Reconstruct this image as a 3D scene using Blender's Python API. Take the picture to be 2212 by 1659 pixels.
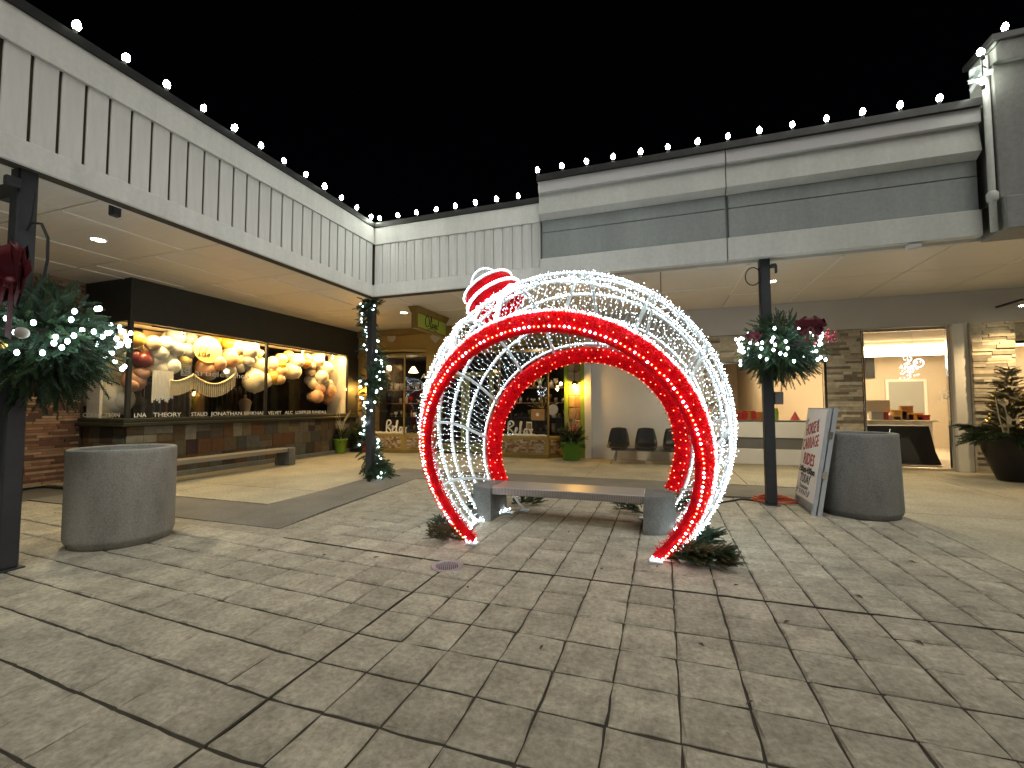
import bpy, math, random
import numpy as np
from mathutils import Vector, Matrix

for o in list(bpy.data.objects): bpy.data.objects.remove(o, do_unlink=True)
SC = bpy.context.scene
COL = SC.collection
R = math.radians
random.seed(7)
RNG = np.random.default_rng(7)

# ------------------------------------------------------------------ camera
F, YAW, PITCH, ROLL, CAMZ = 444.59, R(18.75), R(2.907), R(-.14), 1.4
fw = np.array([-math.sin(YAW), math.cos(YAW), 0.]); rt = np.array([math.cos(YAW), math.sin(YAW), 0.]); up = np.array([0, 0, 1.])
f2 = fw*math.cos(PITCH)+up*math.sin(PITCH); u2 = up*math.cos(PITCH)-fw*math.sin(PITCH)
r3 = rt*math.cos(ROLL)+u2*math.sin(ROLL); u3 = u2*math.cos(ROLL)-rt*math.sin(ROLL)
CM = np.array([r3, -u3, f2]); C0 = np.array([0, 0, CAMZ])
cd = bpy.data.cameras.new('camera'); cam = bpy.data.objects.new('camera', cd); COL.objects.link(cam)
cd.sensor_width = 36; cd.lens = 36*F/1024; cd.clip_start = .05; cd.clip_end = 500
m = Matrix(((r3[0], u3[0], -f2[0], 0), (r3[1], u3[1], -f2[1], 0), (r3[2], u3[2], -f2[2], CAMZ), (0, 0, 0, 1)))
cam.matrix_world = m
SC.camera = cam

# photo pixels (2212 px wide view) -> points on planes the thing touches
S_ = 1024/2212
def ray(u, v): return CM.T @ np.array([(u*S_-512)/F, (v*S_-384)/F, 1])
def G(u, v, z=0):
    d = ray(u, v); return C0+d*(z-CAMZ)/d[2]
def PX(u, v, x):
    d = ray(u, v); return C0+d*x/d[0]
def PY(u, v, y):
    d = ray(u, v); return C0+d*y/d[1]

# ------------------------------------------------------------------ world, sun, exposure
w = bpy.data.worlds.new('World'); SC.world = w; w.use_nodes = True
nt = w.node_tree; bg = nt.nodes['Background']
sky = nt.nodes.new('ShaderNodeTexSky'); sky.sky_type = 'NISHITA'; sky.sun_disc = False
SUN_EL, SUN_AZ = R(52), R(140)
sky.sun_elevation = SUN_EL; sky.sun_rotation = SUN_AZ
nt.links.new(sky.outputs[0], bg.inputs[0]); bg.inputs[1].default_value = .00004
sl = bpy.data.lights.new('sun', 'SUN'); so = bpy.data.objects.new('sun', sl); COL.objects.link(so)
sl.energy = .40; sl.angle = R(50); sl.color = (1, .965, .88)
sd = Vector((math.sin(SUN_AZ)*math.cos(SUN_EL), math.cos(SUN_AZ)*math.cos(SUN_EL), math.sin(SUN_EL)))
so.rotation_euler = sd.to_track_quat('Z', 'Y').to_euler()
SC.view_settings.view_transform = 'Standard'; SC.view_settings.look = 'None'
SC.view_settings.exposure = 2.35; SC.view_settings.gamma = 1
SC.view_settings.use_curve_mapping = False
SC.render.engine = 'CYCLES'
cy = SC.cycles
cy.use_denoising = True
try: cy.denoiser = 'OPENIMAGEDENOISE'
except Exception: pass
cy.max_bounces = 6; cy.diffuse_bounces = 3; cy.glossy_bounces = 3; cy.transmission_bounces = 4; cy.transparent_max_bounces = 12
cy.caustics_reflective = False; cy.caustics_refractive = False
cy.sample_clamp_indirect = 3

# ------------------------------------------------------------------ materials
MATS = {}
def mat(name, col, rough=.7, var=.0, scale=6., bump=0., bscale=None, metal=0., col2=None, coord='Object', spec=.4, objvar=0., stretch=None, emit=None, coat=0.):
    if name in MATS: return MATS[name]
    M = bpy.data.materials.new(name); M.use_nodes = True; n = M.node_tree.nodes; L = M.node_tree.links
    b = n['Principled BSDF']; b.inputs['Roughness'].default_value = rough; b.inputs['Metallic'].default_value = metal
    b.inputs['Specular IOR Level'].default_value = spec
    if coat: b.inputs['Coat Weight'].default_value = coat
    b.inputs['Base Color'].default_value = (*col, 1)
    if var or bump or col2:
        tc = n.new('ShaderNodeTexCoord'); src = tc.outputs[coord if coord != 'Position' else 'Object']
        if coord == 'Position': src = n.new('ShaderNodeNewGeometry').outputs['Position']
        if stretch:
            mp = n.new('ShaderNodeMapping'); mp.inputs['Scale'].default_value = stretch; L.new(src, mp.inputs[0]); src = mp.outputs[0]
        nz = n.new('ShaderNodeTexNoise'); nz.inputs['Scale'].default_value = scale; nz.inputs['Detail'].default_value = 7; nz.inputs['Roughness'].default_value = .65
        L.new(src, nz.inputs['Vector'])
        if var or col2:
            rp = n.new('ShaderNodeValToRGB'); rp.color_ramp.elements[0].position = .3; rp.color_ramp.elements[1].position = .72
            c2 = col2 if col2 else tuple(min(1, c*(1+var)) for c in col); c1 = col if col2 else tuple(c*(1-var) for c in col)
            rp.color_ramp.elements[0].color = (*c1, 1); rp.color_ramp.elements[1].color = (*c2, 1)
            L.new(nz.outputs['Fac'], rp.inputs['Fac']); out = rp.outputs[0]
            if objvar:
                oi = n.new('ShaderNodeObjectInfo'); hs = n.new('ShaderNodeHueSaturation'); mr = n.new('ShaderNodeMapRange')
                mr.inputs['To Min'].default_value = 1-objvar; mr.inputs['To Max'].default_value = 1+objvar
                L.new(oi.outputs['Random'], mr.inputs['Value']); L.new(mr.outputs[0], hs.inputs['Value']); L.new(out, hs.inputs['Color']); out = hs.outputs[0]
            L.new(out, b.inputs['Base Color'])
        if bump:
            bp = n.new('ShaderNodeBump'); bp.inputs['Strength'].default_value = bump; bp.inputs['Distance'].default_value = .02
            if bscale:
                n2 = n.new('ShaderNodeTexNoise'); n2.inputs['Scale'].default_value = bscale; n2.inputs['Detail'].default_value = 6; L.new(src, n2.inputs['Vector']); L.new(n2.outputs['Fac'], bp.inputs['Height'])
            else: L.new(nz.outputs['Fac'], bp.inputs['Height'])
            L.new(bp.outputs[0], b.inputs['Normal'])
    if emit:
        b.inputs['Emission Color'].default_value = (*emit[0], 1); b.inputs['Emission Strength'].default_value = emit[1]
    MATS[name] = M; return M
def emis(name, col, s):
    M = bpy.data.materials.new(name); M.use_nodes = True; b = M.node_tree.nodes['Principled BSDF']
    b.inputs['Base Color'].default_value = (*[.6*c for c in col], 1); b.inputs['Emission Color'].default_value = (*col, 1); b.inputs['Emission Strength'].default_value = s
    MATS[name] = M; return M
def glass(name, refl=1.0, tint=(1, 1, 1)):
    M = bpy.data.materials.new(name); M.use_nodes = True; n = M.node_tree.nodes; L = M.node_tree.links
    n.remove(n['Principled BSDF']); out = n['Material Output']
    t = n.new('ShaderNodeBsdfTransparent'); t.inputs[0].default_value = (*tint, 1); g = n.new('ShaderNodeBsdfGlossy'); g.inputs['Roughness'].default_value = .02
    lw = n.new('ShaderNodeLayerWeight'); lw.inputs[0].default_value = .5
    pw = n.new('ShaderNodeMath'); pw.operation = 'POWER'; pw.inputs[1].default_value = 4.; L.new(lw.outputs['Facing'], pw.inputs[0])
    mul = n.new('ShaderNodeMath'); mul.operation = 'MULTIPLY_ADD'; mul.inputs[1].default_value = .8; mul.inputs[2].default_value = .028*refl; mul.use_clamp = True; L.new(pw.outputs[0], mul.inputs[0])
    mx = n.new('ShaderNodeMixShader'); L.new(mul.outputs[0], mx.inputs[0]); L.new(t.outputs[0], mx.inputs[1]); L.new(g.outputs[0], mx.inputs[2]); L.new(mx.outputs[0], out.inputs[0])
    MATS[name] = M; return M

mat('slab', (.165, .152, .108), .8, 0, 9., .9, 24, col2=(.36, .338, .262), objvar=.12, spec=.3, coord='Position')
mat('joint', (.04, .034, .024), .95, .4, 9, .3)
mat('walk', (.27, .25, .185), .8, 0, 1.3, .3, 40, col2=(.42, .39, .30), spec=.3, coord='Position')
mat('strip', (.125, .118, .10), .85, 0, 2.0, .2, 50, col2=(.19, .18, .155), spec=.3)
mat('earth', (.1, .095, .085), .9, .2, .5)
mat('white_paint', (.66, .66, .635), .55, .05, 2.2, .08, 30)
mat('board_paint', (.62, .62, .6), .6, .07, 3, .12, 40, stretch=(6, 6, .8), objvar=.03)
mat('gap_dark', (.06, .045, .03), .9, .3, 8)
mat('upper_paint', (.54, .55, .52), .55, .05, 1.5, .08, 25)
mat('panel_grey', (.27, .295, .29), .5, .08, 1.2, .08, 25)
mat('soffit_paint', (.74, .72, .68), .4, .05, 3, .25, 3, stretch=(1, 14, 1))
mat('soffit_trim', (.9, .9, .88), .35)
mat('pier_grey', (.23, .23, .22), .6, .1, 1.5)
mat('cap_metal', (.05, .05, .05), .35, .2, 5, metal=.4)
mat('header_dark', (.03, .032, .03), .6, .15, 4)
mat('post_paint', (.028, .03, .034), .5, .2, 6, .1, 30)
mat('sill_dark', (.03, .032, .022), .55, .2, 5)
mat('mustard', (.34, .24, .075), .65, .12, 4, .1)
mat('olive', (.17, .19, .065), .6, .12, 4)
mat('lime_trim', (.22, .34, .04), .6, .1, 4)
mat('grey_wall', (.74, .735, .72), .6, .04, 1.5)
mat('grey_band', (.16, .16, .158), .6, .06, 2)
mat('bulkhead', (.55, .545, .55), .6, .04, 1.5)
mat('chrome', (.75, .72, .68), .18, metal=1.)
mat('aluminium', (.5, .5, .5), .35, metal=.9)
mat('concrete_tub', (.25, .245, .23), .85, .22, 90, .25, 120)
mat('concrete_dark', (.19, .19, .175), .8, .25, 90, .25, 120)
mat('bench_concrete', (.17, .17, .16), .85, .22, 80, .25, 110)
mat('soil', (.02, .015, .01), .95, .3, 20)
mat('needle', (.02, .042, .018), .6, 0, 7, col2=(.05, .09, .036), spec=.25)
mat('needle_blue', (.025, .052, .03), .6, 0, 7, col2=(.06, .11, .065), spec=.25)
mat('needle_dry', (.12, .07, .03), .7, 0, 6, col2=(.07, .10, .035))
mat('bark', (.08, .05, .03), .85, .3, 30)
mat('bow', (.075, .002, .008), .5, .3, 10, .3, 60)
mat('berry', (.45, .02, .05), .35)
mat('gold', (.7, .5, .15), .25, metal=1.)
mat('lime_pot', (.20, .34, .03), .4, .1, 6)
mat('red_pot', (.4, .02, .02), .4)
mat('green_pot', (.10, .23, .03), .45, .1, 6)
mat('black_pot', (.012, .011, .012), .4)
mat('black_plastic', (.018, .019, .02), .42, .1, 30)
mat('cable', (.01, .01, .01), .6)
mat('orange_cord', (.5, .09, .03), .5)
mat('white_wire', (.6, .66, .66), .5)
mat('frame_white', (.62, .70, .72), .4)
mat('red_tinsel', (.50, .002, .008), .6, .8, 7, .6, 90, spec=.08, emit=((1, .002, .008), .03))  # low emission stands in for the red LEDs backlighting the tinsel
mat('red_strand', (.6, .003, .010), .5, spec=.12, emit=((1, .002, .008), .03))  # strands carry the same painted LED glow as the band
mat('sign_white', (.88, .87, .85), .45, .04, 6)
mat('sign_edge', (.36, .38, .40), .55, .1, 8)
mat('ink_red', (.38, .02, .025), .6)
mat('ink_black', (.02, .02, .025), .6)
mat('ink_grey', (.2, .2, .2), .6)
mat('letter_white', (.85, .85, .8), .5)
_M = bpy.data.materials.new('vinyl'); _M.use_nodes = True; _n = _M.node_tree.nodes; _d = _n.new('ShaderNodeBsdfDiffuse'); _t = _n.new('ShaderNodeBsdfTranslucent'); _x = _n.new('ShaderNodeMixShader')
_d.inputs[0].default_value = _t.inputs[0].default_value = (.9, .88, .82, 1); _M.node_tree.links.new(_d.outputs[0], _x.inputs[1]); _M.node_tree.links.new(_t.outputs[0], _x.inputs[2]); _M.node_tree.links.new(_x.outputs[0], _n['Material Output'].inputs[0]); MATS['vinyl'] = _M
mat('letter_lime', (.6, .7, .2), .5)
mat('sign_lime', (.33, .48, .09), .5)
mat('sign_wood', (.20, .14, .04), .6, .15, 5)
mat('interior_dark', (.045, .035, .028), .8, .4, 3)
mat('interior_warm', (.55, .45, .32), .7, .05, 2)
mat('interior_white', (.72, .66, .52), .6)
mat('shop_floor', (.12, .08, .05), .4, .2, 3)
mat('beige_wall', (.55, .47, .36), .7, .03, 2)
mat('door_white', (.75, .72, .66), .5)
mat('glass_frost', (.35, .36, .33), .3)
mat('wood', (.30, .17, .07), .55, .25, 6, stretch=(1, 1, 8))
mat('kraft', (.38, .25, .12), .7, .1, 8)
mat('cotton', (.8, .79, .74), .9, .05, 20, .5, 40)
mat('macrame', (.72, .62, .40), .9, .12, 30)
mat('drain_metal', (.30, .28, .29), .45, .2, 20, metal=.5)
mat('drain_hole', (.02, .015, .02), .9)
mat('seat_metal', (.30, .285, .26), .4, metal=.55)
mat('foil_wine', (.16, .02, .02), .18, metal=.5)
mat('plate', (.5, .48, .42), .6, .2, 10)
mat('beard', (.6, .55, .42), .8, .1, 20)
mat('stone_warm', (.24, .17, .09), .9, 0, 7, .4, 20, col2=(.42, .33, .2))
emis('bulb_cool', (.80, .94, 1.), 5.)
emis('bulb_net', (.80, .94, 1.), 5.)
emis('bulb_rope', (.86, .95, 1.), 5.)
emis('bulb_red', (1, .12, .05), 4.)
emis('bulb_red_deep', (1, .05, .02), 4.)
emis('bulb_roof', (.93, 1., .84), 26.)
emis('bulb_basket', (.78, .95, 1.), 7.)
emis('lens_warm', (1, .83, .5), 30.)
emis('lens_sconce', (1, .62, .18), 40.)
emis('strip_light', (1, .80, .5), 4.)
emis('tube_warm', (1, .72, .34), 2.2)
glass('glass', 1.3)
glass('glass_dark', 1.6, (.75, .75, .75))

# two-scale weathered surfaces: fine grit under broad stains, in world position so that copies differ
def weathered(name, c1, c2, fine, coarse, lo=.7, hi=1.25, rough=.82, bump=.7, objvar=0., stretch=None, speck=0.):
    old = MATS.get(name)
    if old: bpy.data.materials.remove(old)
    M = bpy.data.materials.new(name); M.use_nodes = True; n = M.node_tree.nodes; L = M.node_tree.links; b = n['Principled BSDF']; b.inputs['Roughness'].default_value = rough; b.inputs['Specular IOR Level'].default_value = .3
    pos = n.new('ShaderNodeNewGeometry').outputs['Position']
    def noise(sc, det, st=None):
        v = pos
        if st: mp = n.new('ShaderNodeMapping'); mp.inputs['Scale'].default_value = st; L.new(v, mp.inputs[0]); v = mp.outputs[0]
        z = n.new('ShaderNodeTexNoise'); z.inputs['Scale'].default_value = sc; z.inputs['Detail'].default_value = det; z.inputs['Roughness'].default_value = .7; L.new(v, z.inputs['Vector']); return z.outputs['Fac']
    nf = noise(fine, 8); nc = noise(coarse, 5, stretch)
    rp_ = n.new('ShaderNodeValToRGB'); e = rp_.color_ramp.elements; e[0].position = .33; e[1].position = .68; e[0].color = (*c1, 1); e[1].color = (*c2, 1); L.new(nf, rp_.inputs[0])
    mr = n.new('ShaderNodeMapRange'); mr.inputs['From Min'].default_value = .3; mr.inputs['From Max'].default_value = .7; mr.inputs['To Min'].default_value = lo; mr.inputs['To Max'].default_value = hi; L.new(nc, mr.inputs['Value']); val = mr.outputs[0]
    def mul(a, b_): m_ = n.new('ShaderNodeMath'); m_.operation = 'MULTIPLY'; L.new(a, m_.inputs[0]); L.new(b_, m_.inputs[1]); return m_.outputs[0]
    if objvar:
        oi = n.new('ShaderNodeObjectInfo'); m2 = n.new('ShaderNodeMapRange'); m2.inputs['To Min'].default_value = 1-objvar; m2.inputs['To Max'].default_value = 1+objvar; L.new(oi.outputs['Random'], m2.inputs['Value']); val = mul(val, m2.outputs[0])
    if speck:
        vo = n.new('ShaderNodeTexVoronoi'); vo.inputs['Scale'].default_value = 9; L.new(pos, vo.inputs['Vector']); m3 = n.new('ShaderNodeMapRange'); m3.inputs['From Min'].default_value = .05; m3.inputs['From Max'].default_value = .11; m3.inputs['To Min'].default_value = 1-speck; m3.inputs['To Max'].default_value = 1; L.new(vo.outputs['Distance'], m3.inputs['Value']); val = mul(val, m3.outputs[0])
    sc_ = n.new('ShaderNodeVectorMath'); sc_.operation = 'SCALE'; L.new(rp_.outputs[0], sc_.inputs[0]); L.new(val, sc_.inputs['Scale']); L.new(sc_.outputs[0], b.inputs['Base Color'])
    bp = n.new('ShaderNodeBump'); bp.inputs['Strength'].default_value = bump; bp.inputs['Distance'].default_value = .012
    ad_ = n.new('ShaderNodeMath'); ad_.operation = 'ADD'; L.new(nf, ad_.inputs[0]); L.new(noise(fine*.22, 5), ad_.inputs[1]); L.new(ad_.outputs[0], bp.inputs['Height']); L.new(bp.outputs[0], b.inputs['Normal'])
    MATS[name] = M
weathered('slab', (.245, .22, .165), (.43, .40, .318), 30, 4.2, .66, 1.26, bump=.9, objvar=.13, speck=.25)
weathered('walk', (.24, .22, .16), (.44, .41, .315), 30, .9, .75, 1.2, bump=.4)
weathered('strip', (.11, .104, .088), (.20, .19, .165), 45, 1.2, .75, 1.2, bump=.4)
weathered('concrete_tub', (.21, .20, .175), (.35, .34, .305), 70, 2.4, .72, 1.18, bump=.5, stretch=(1, 1, .35))
weathered('concrete_dark', (.13, .13, .12), (.235, .235, .215), 70, 2.4, .72, 1.18, bump=.5, stretch=(1, 1, .35))
weathered('bench_concrete', (.09, .09, .083), (.17, .17, .158), 70, 4, .75, 1.2, bump=.5)
weathered('white_paint', (.62, .62, .595), (.70, .70, .675), 20, 1.1, .86, 1.07, .55, .1, stretch=(2.5, 2.5, .25))
weathered('upper_paint', (.50, .51, .48), (.57, .58, .55), 20, .9, .86, 1.07, .55, .1, stretch=(2, 2, .2))
weathered('panel_grey', (.25, .275, .27), (.30, .325, .32), 20, .9, .82, 1.1, .5, .1, stretch=(1.6, 1.6, .2))
weathered('pier_grey', (.20, .20, .19), (.25, .25, .24), 20, .9, .82, 1.1, .6, .1, stretch=(1.6, 1.6, .2))
# seat: expanded metal pattern
def seat_mat():
    M = MATS['seat_metal']; n = M.node_tree.nodes; L = M.node_tree.links; b = n['Principled BSDF']
    tc = n.new('ShaderNodeTexCoord'); mp = n.new('ShaderNodeMapping'); mp.inputs['Rotation'].default_value = (0, 0, R(45)); mp.inputs['Scale'].default_value = (15, 15, 15)
    ck = n.new('ShaderNodeTexVoronoi'); ck.inputs['Randomness'].default_value = 0
    L.new(tc.outputs['Object'], mp.inputs[0]); L.new(mp.outputs[0], ck.inputs['Vector'])
    rp = n.new('ShaderNodeValToRGB'); rp.color_ramp.elements[0].position = .28; rp.color_ramp.elements[1].position = .36
    rp.color_ramp.elements[0].color = (.05, .048, .045, 1); rp.color_ramp.elements[1].color = (.36, .34, .31, 1)
    L.new(ck.outputs['Distance'], rp.inputs[0]); L.new(rp.outputs[0], b.inputs['Base Color'])
seat_mat()

# ------------------------------------------------------------------ mesh helpers
def link(o, parent=None):
    COL.objects.link(o)
    if parent is not None: o.parent = parent
    return o
class MB:
    def __init__(s): s.v = []; s.f = []
    def add(s, vs, fs):
        k = len(s.v); s.v.extend([tuple(map(float, p)) for p in vs]); s.f.extend([tuple(i+k for i in q) for q in fs]); return s
    def box(s, x0, y0, z0, x1, y1, z1):
        return s.add([(x0, y0, z0), (x1, y0, z0), (x1, y1, z0), (x0, y1, z0), (x0, y0, z1), (x1, y0, z1), (x1, y1, z1), (x0, y1, z1)],
                     [(0, 3, 2, 1), (4, 5, 6, 7), (0, 1, 5, 4), (1, 2, 6, 5), (2, 3, 7, 6), (3, 0, 4, 7)])
    def bbox(s, x0, y0, z0, x1, y1, z1, b=.006):   # chamfered box
        c = np.array([(x0+x1)/2, (y0+y1)/2, (z0+z1)/2]); h = np.array([abs(x1-x0)/2, abs(y1-y0)/2, abs(z1-z0)/2]); b = min(b, h.min()*.9)
        vs = []; idx = {}
        for sx in (-1, 1):
            for sy in (-1, 1):
                for sz in (-1, 1):
                    for a in range(3):
                        p = np.array([sx, sy, sz])*h; q = p.copy()
                        for k in range(3):
                            if k != a: q[k] -= b*(sx, sy, sz)[k]
                        idx[(sx, sy, sz, a)] = len(vs); vs.append(c+q)
        fs = []
        for a in range(3):
            o1, o2 = [k for k in range(3) if k != a]
            for sg in (-1, 1):
                def key(p, q):
                    t = [0, 0, 0]; t[a] = sg; t[o1] = p; t[o2] = q; return idx[(*t, a)]
                fs.append([key(-1, -1), key(1, -1), key(1, 1), key(-1, 1)])
            for p in (-1, 1):
                for q in (-1, 1):   # edge along axis a
                    def e(sa, ax):
                        t = [0, 0, 0]; t[a] = sa; t[o1] = p; t[o2] = q; return idx[(*t, ax)]
                    fs.append([e(-1, o1), e(1, o1), e(1, o2), e(-1, o2)])
        for sx in (-1, 1):
            for sy in (-1, 1):
                for sz in (-1, 1): fs.append([idx[(sx, sy, sz, a)] for a in range(3)])
        V = np.array(vs); out = []
        for q in fs:
            nrm = np.cross(V[q[1]]-V[q[0]], V[q[2]]-V[q[0]])
            if nrm @ (V[q].mean(0)-c) < 0: q = q[::-1]
            out.append(q)
        return s.add(vs, out)
    def obox(s, o, a, b, c):
        o, a, b, c = [np.array(t, float) for t in (o, a, b, c)]
        vs = [o, o+a, o+a+b, o+b, o+c, o+a+c, o+a+b+c, o+b+c]; fs = [(0, 3, 2, 1), (4, 5, 6, 7), (0, 1, 5, 4), (1, 2, 6, 5), (2, 3, 7, 6), (3, 0, 4, 7)]
        if np.dot(np.cross(a, b), c) < 0: fs = [q[::-1] for q in fs]
        return s.add(vs, fs)
    def quad(s, *p): return s.add(p, [(0, 1, 2, 3)])
    def prism(s, poly, z0, z1):
        n = len(poly); return s.add([(x, y, z0) for x, y in poly]+[(x, y, z1) for x, y in poly],
            [tuple(range(n))[::-1], tuple(range(n, 2*n))]+[(i, (i+1) % n, (i+1) % n+n, i+n) for i in range(n)])
    def tube(s, pts, r, n=6, closed=False):
        P = np.array(pts, float); m = len(P); k0 = len(s.v)
        T = np.gradient(P, axis=0) if not closed else np.roll(P, -1, 0)-np.roll(P, 1, 0)
        T /= np.linalg.norm(T, axis=1)[:, None]+1e-12
        ref = np.array([0, 0, 1.]) if abs(T[0][2]) < .9 else np.array([1., 0, 0])
        N = np.cross(T[0], ref); N /= np.linalg.norm(N); rr = np.broadcast_to(np.array(r, float), (m,))
        for i in range(m):
            N = N-T[i]*(N@T[i]); N /= np.linalg.norm(N)+1e-12; B = np.cross(T[i], N)
            for j in range(n):
                a = 2*math.pi*j/n; s.v.append(tuple(P[i]+rr[i]*(math.cos(a)*N+math.sin(a)*B)))
        for i in range(m if closed else m-1):
            i2 = (i+1) % m
            for j in range(n): s.f.append((k0+i*n+j, k0+i*n+(j+1) % n, k0+i2*n+(j+1) % n, k0+i2*n+j))
        if not closed:
            s.f.append(tuple(k0+j for j in range(n))[::-1]); s.f.append(tuple(k0+(m-1)*n+j for j in range(n)))
        return s
    def lathe(s, prof, n=32, c=(0, 0, 0), sx=1, sy=1):
        k0 = len(s.v); m = len(prof)
        for r, z in prof:
            for j in range(n):
                a = 2*math.pi*j/n; s.v.append((c[0]+sx*r*math.cos(a), c[1]+sy*r*math.sin(a), c[2]+z))
        for i in range(m-1):
            for j in range(n): s.f.append((k0+i*n+j, k0+i*n+(j+1) % n, k0+(i+1)*n+(j+1) % n, k0+(i+1)*n+j))
        if prof[0][0] > 1e-4: s.f.append(tuple(k0+j for j in range(n))[::-1])
        if prof[-1][0] > 1e-4: s.f.append(tuple(k0+(m-1)*n+j for j in range(n)))
        return s
    def ball(s, c, r, n=10, m=6, sc=(1, 1, 1)):
        prof = [(math.sin(math.pi*i/m), -math.cos(math.pi*i/m)) for i in range(m+1)]
        k0 = len(s.v)
        for q, z in prof:
            for j in range(n):
                a = 2*math.pi*j/n; s.v.append((c[0]+r*sc[0]*q*math.cos(a), c[1]+r*sc[1]*q*math.sin(a), c[2]+r*sc[2]*z))
        for i in range(m):
            for j in range(n): s.f.append((k0+i*n+j, k0+i*n+(j+1) % n, k0+(i+1)*n+(j+1) % n, k0+(i+1)*n+j))
        return s
    def mesh(s, name, material, smooth=False):
        me = bpy.data.meshes.new(name); me.from_pydata(s.v, [], s.f)
        if smooth: me.polygons.foreach_set('use_smooth', [True]*len(me.polygons))
        me.materials.append(MATS[material]); me.update(); return me
    def build(s, name, material, parent=None, smooth=False, kind=None, label=None, loc=None):
        o = bpy.data.objects.new(name, s.mesh(name, material, smooth)); link(o, parent)
        if kind: o['kind'] = kind
        if label: o['label'] = label
        if loc is not None: o.location = loc
        return o
def npmesh(name, V, Fq, material, parent=None, kind=None, smooth=False):
    me = bpy.data.meshes.new(name); V = np.asarray(V, np.float32); Fq = np.asarray(Fq, np.int32); k = Fq.shape[1]
    me.vertices.add(len(V)); me.vertices.foreach_set('co', V.ravel()); me.loops.add(Fq.size); me.loops.foreach_set('vertex_index', Fq.ravel())
    me.polygons.add(len(Fq)); me.polygons.foreach_set('loop_start', np.arange(0, Fq.size, k, dtype=np.int32)); me.polygons.foreach_set('loop_total', np.full(len(Fq), k, np.int32))
    if smooth: me.polygons.foreach_set('use_smooth', np.ones(len(Fq), bool))
    me.materials.append(MATS[material]); me.update(calc_edges=True); me.validate()
    o = bpy.data.objects.new(name, me); link(o, parent)
    if kind: o['kind'] = kind
    return o
OCT = np.array([(1, 0, 0), (-1, 0, 0), (0, 1, 0), (0, -1, 0), (0, 0, 1), (0, 0, -1)], float)
OCTF = np.array([(0, 2, 4), (2, 1, 4), (1, 3, 4), (3, 0, 4), (2, 0, 5), (1, 2, 5), (3, 1, 5), (0, 3, 5)])
def bulbs(name, P, r, material, parent, kind='stuff'):
    P = np.asarray(P, float); r = np.broadcast_to(np.asarray(r, float), (len(P),))
    V = (P[:, None]+OCT[None]*r[:, None, None]).reshape(-1, 3); Fq = (OCTF[None]+6*np.arange(len(P))[:, None, None]).reshape(-1, 3)
    o = npmesh(name, V, Fq, material, None, kind)
    if parent is not None: o.parent = parent; o.matrix_parent_inverse = Matrix.Translation(parent.location).inverted()
    return o
def thing(name, label, cat, loc=(0, 0, 0), group=None):
    o = bpy.data.objects.new(name, None); link(o); o.location = loc; o['label'] = label; o['category'] = cat; o.empty_display_size = .1
    if group: o['group'] = group
    return o
def tag(o, label, cat, group=None):
    o['label'] = label; o['category'] = cat
    if group: o['group'] = group
    return o
def struct(o): o['kind'] = 'structure'; return o
def rel(parent, o):   # children given in world coordinates under a thing with a location
    o.parent = parent; o.matrix_parent_inverse = Matrix.Translation(parent.location).inverted(); return o
def lamp(name, kind, loc, energy, color, parent=None, **kw):
    l = bpy.data.lights.new(name, kind); l.energy = energy; l.color = color
    for k, v in kw.items(): setattr(l, k, v)
    o = bpy.data.objects.new(name, l); link(o); o.location = loc
    if parent is not None: rel(parent, o)
    return o
TXT = {}
def text(body, size, origin, right, upv, material, parent, name='lettering', extrude=.002, offset=0., shear=0., align='LEFT', width=None, spacing=1.):
    cu = bpy.data.curves.new('t', 'FONT'); cu.body = body; cu.size = size; cu.extrude = extrude; cu.offset = offset; cu.shear = shear; cu.align_x = align; cu.space_character = spacing; cu.resolution_u = 2
    ob = bpy.data.objects.new('t', cu); COL.objects.link(ob)
    me = bpy.data.meshes.new_from_object(ob.evaluated_get(bpy.context.evaluated_depsgraph_get())); bpy.data.objects.remove(ob)
    me.materials.clear(); me.materials.append(MATS[material]); me.name = name
    n = len(me.vertices); co = np.empty(n*3, np.float32); me.vertices.foreach_get('co', co); co = co.reshape(-1, 3)
    if width and n: co[:, 0] *= width/max(1e-6, np.ptp(co[:, 0]))
    rv = np.array(right, float); uv = np.array(upv, float); nv = np.cross(rv, uv)
    V = np.array(origin, float)+co[:, :1]*rv+co[:, 1:2]*uv+co[:, 2:]*nv
    me.vertices.foreach_set('co', V.astype(np.float32).ravel()); me.update()
    o = bpy.data.objects.new(name, me); link(o)
    if parent is not None: rel(parent, o)
    return o
def strokes(lines, scale, origin, right, upv, r, material, parent, name='lettering', nrm_r=None):
    mb = MB(); rv = np.array(right, float); uv = np.array(upv, float); o = np.array(origin, float)
    for ln in lines:
        P = np.array(ln, float)
        Q = []
        for i in range(len(P)-1):   # catmull-rom
            p0, p1, p2, p3 = P[max(i-1, 0)], P[i], P[i+1], P[min(i+2, len(P)-1)]
            for t in np.linspace(0, 1, 5)[:-1]: Q.append(.5*((2*p1)+(-p0+p2)*t+(2*p0-5*p1+4*p2-p3)*t*t+(-p0+3*p1-3*p2+p3)*t**3))
        Q.append(P[-1]); Q = np.array(Q)*scale
        mb.tube(o+Q[:, :1]*rv+Q[:, 1:2]*uv, r, 5)
    ob = mb.build(name, material)
    return rel(parent, ob) if parent is not None else ob

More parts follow.
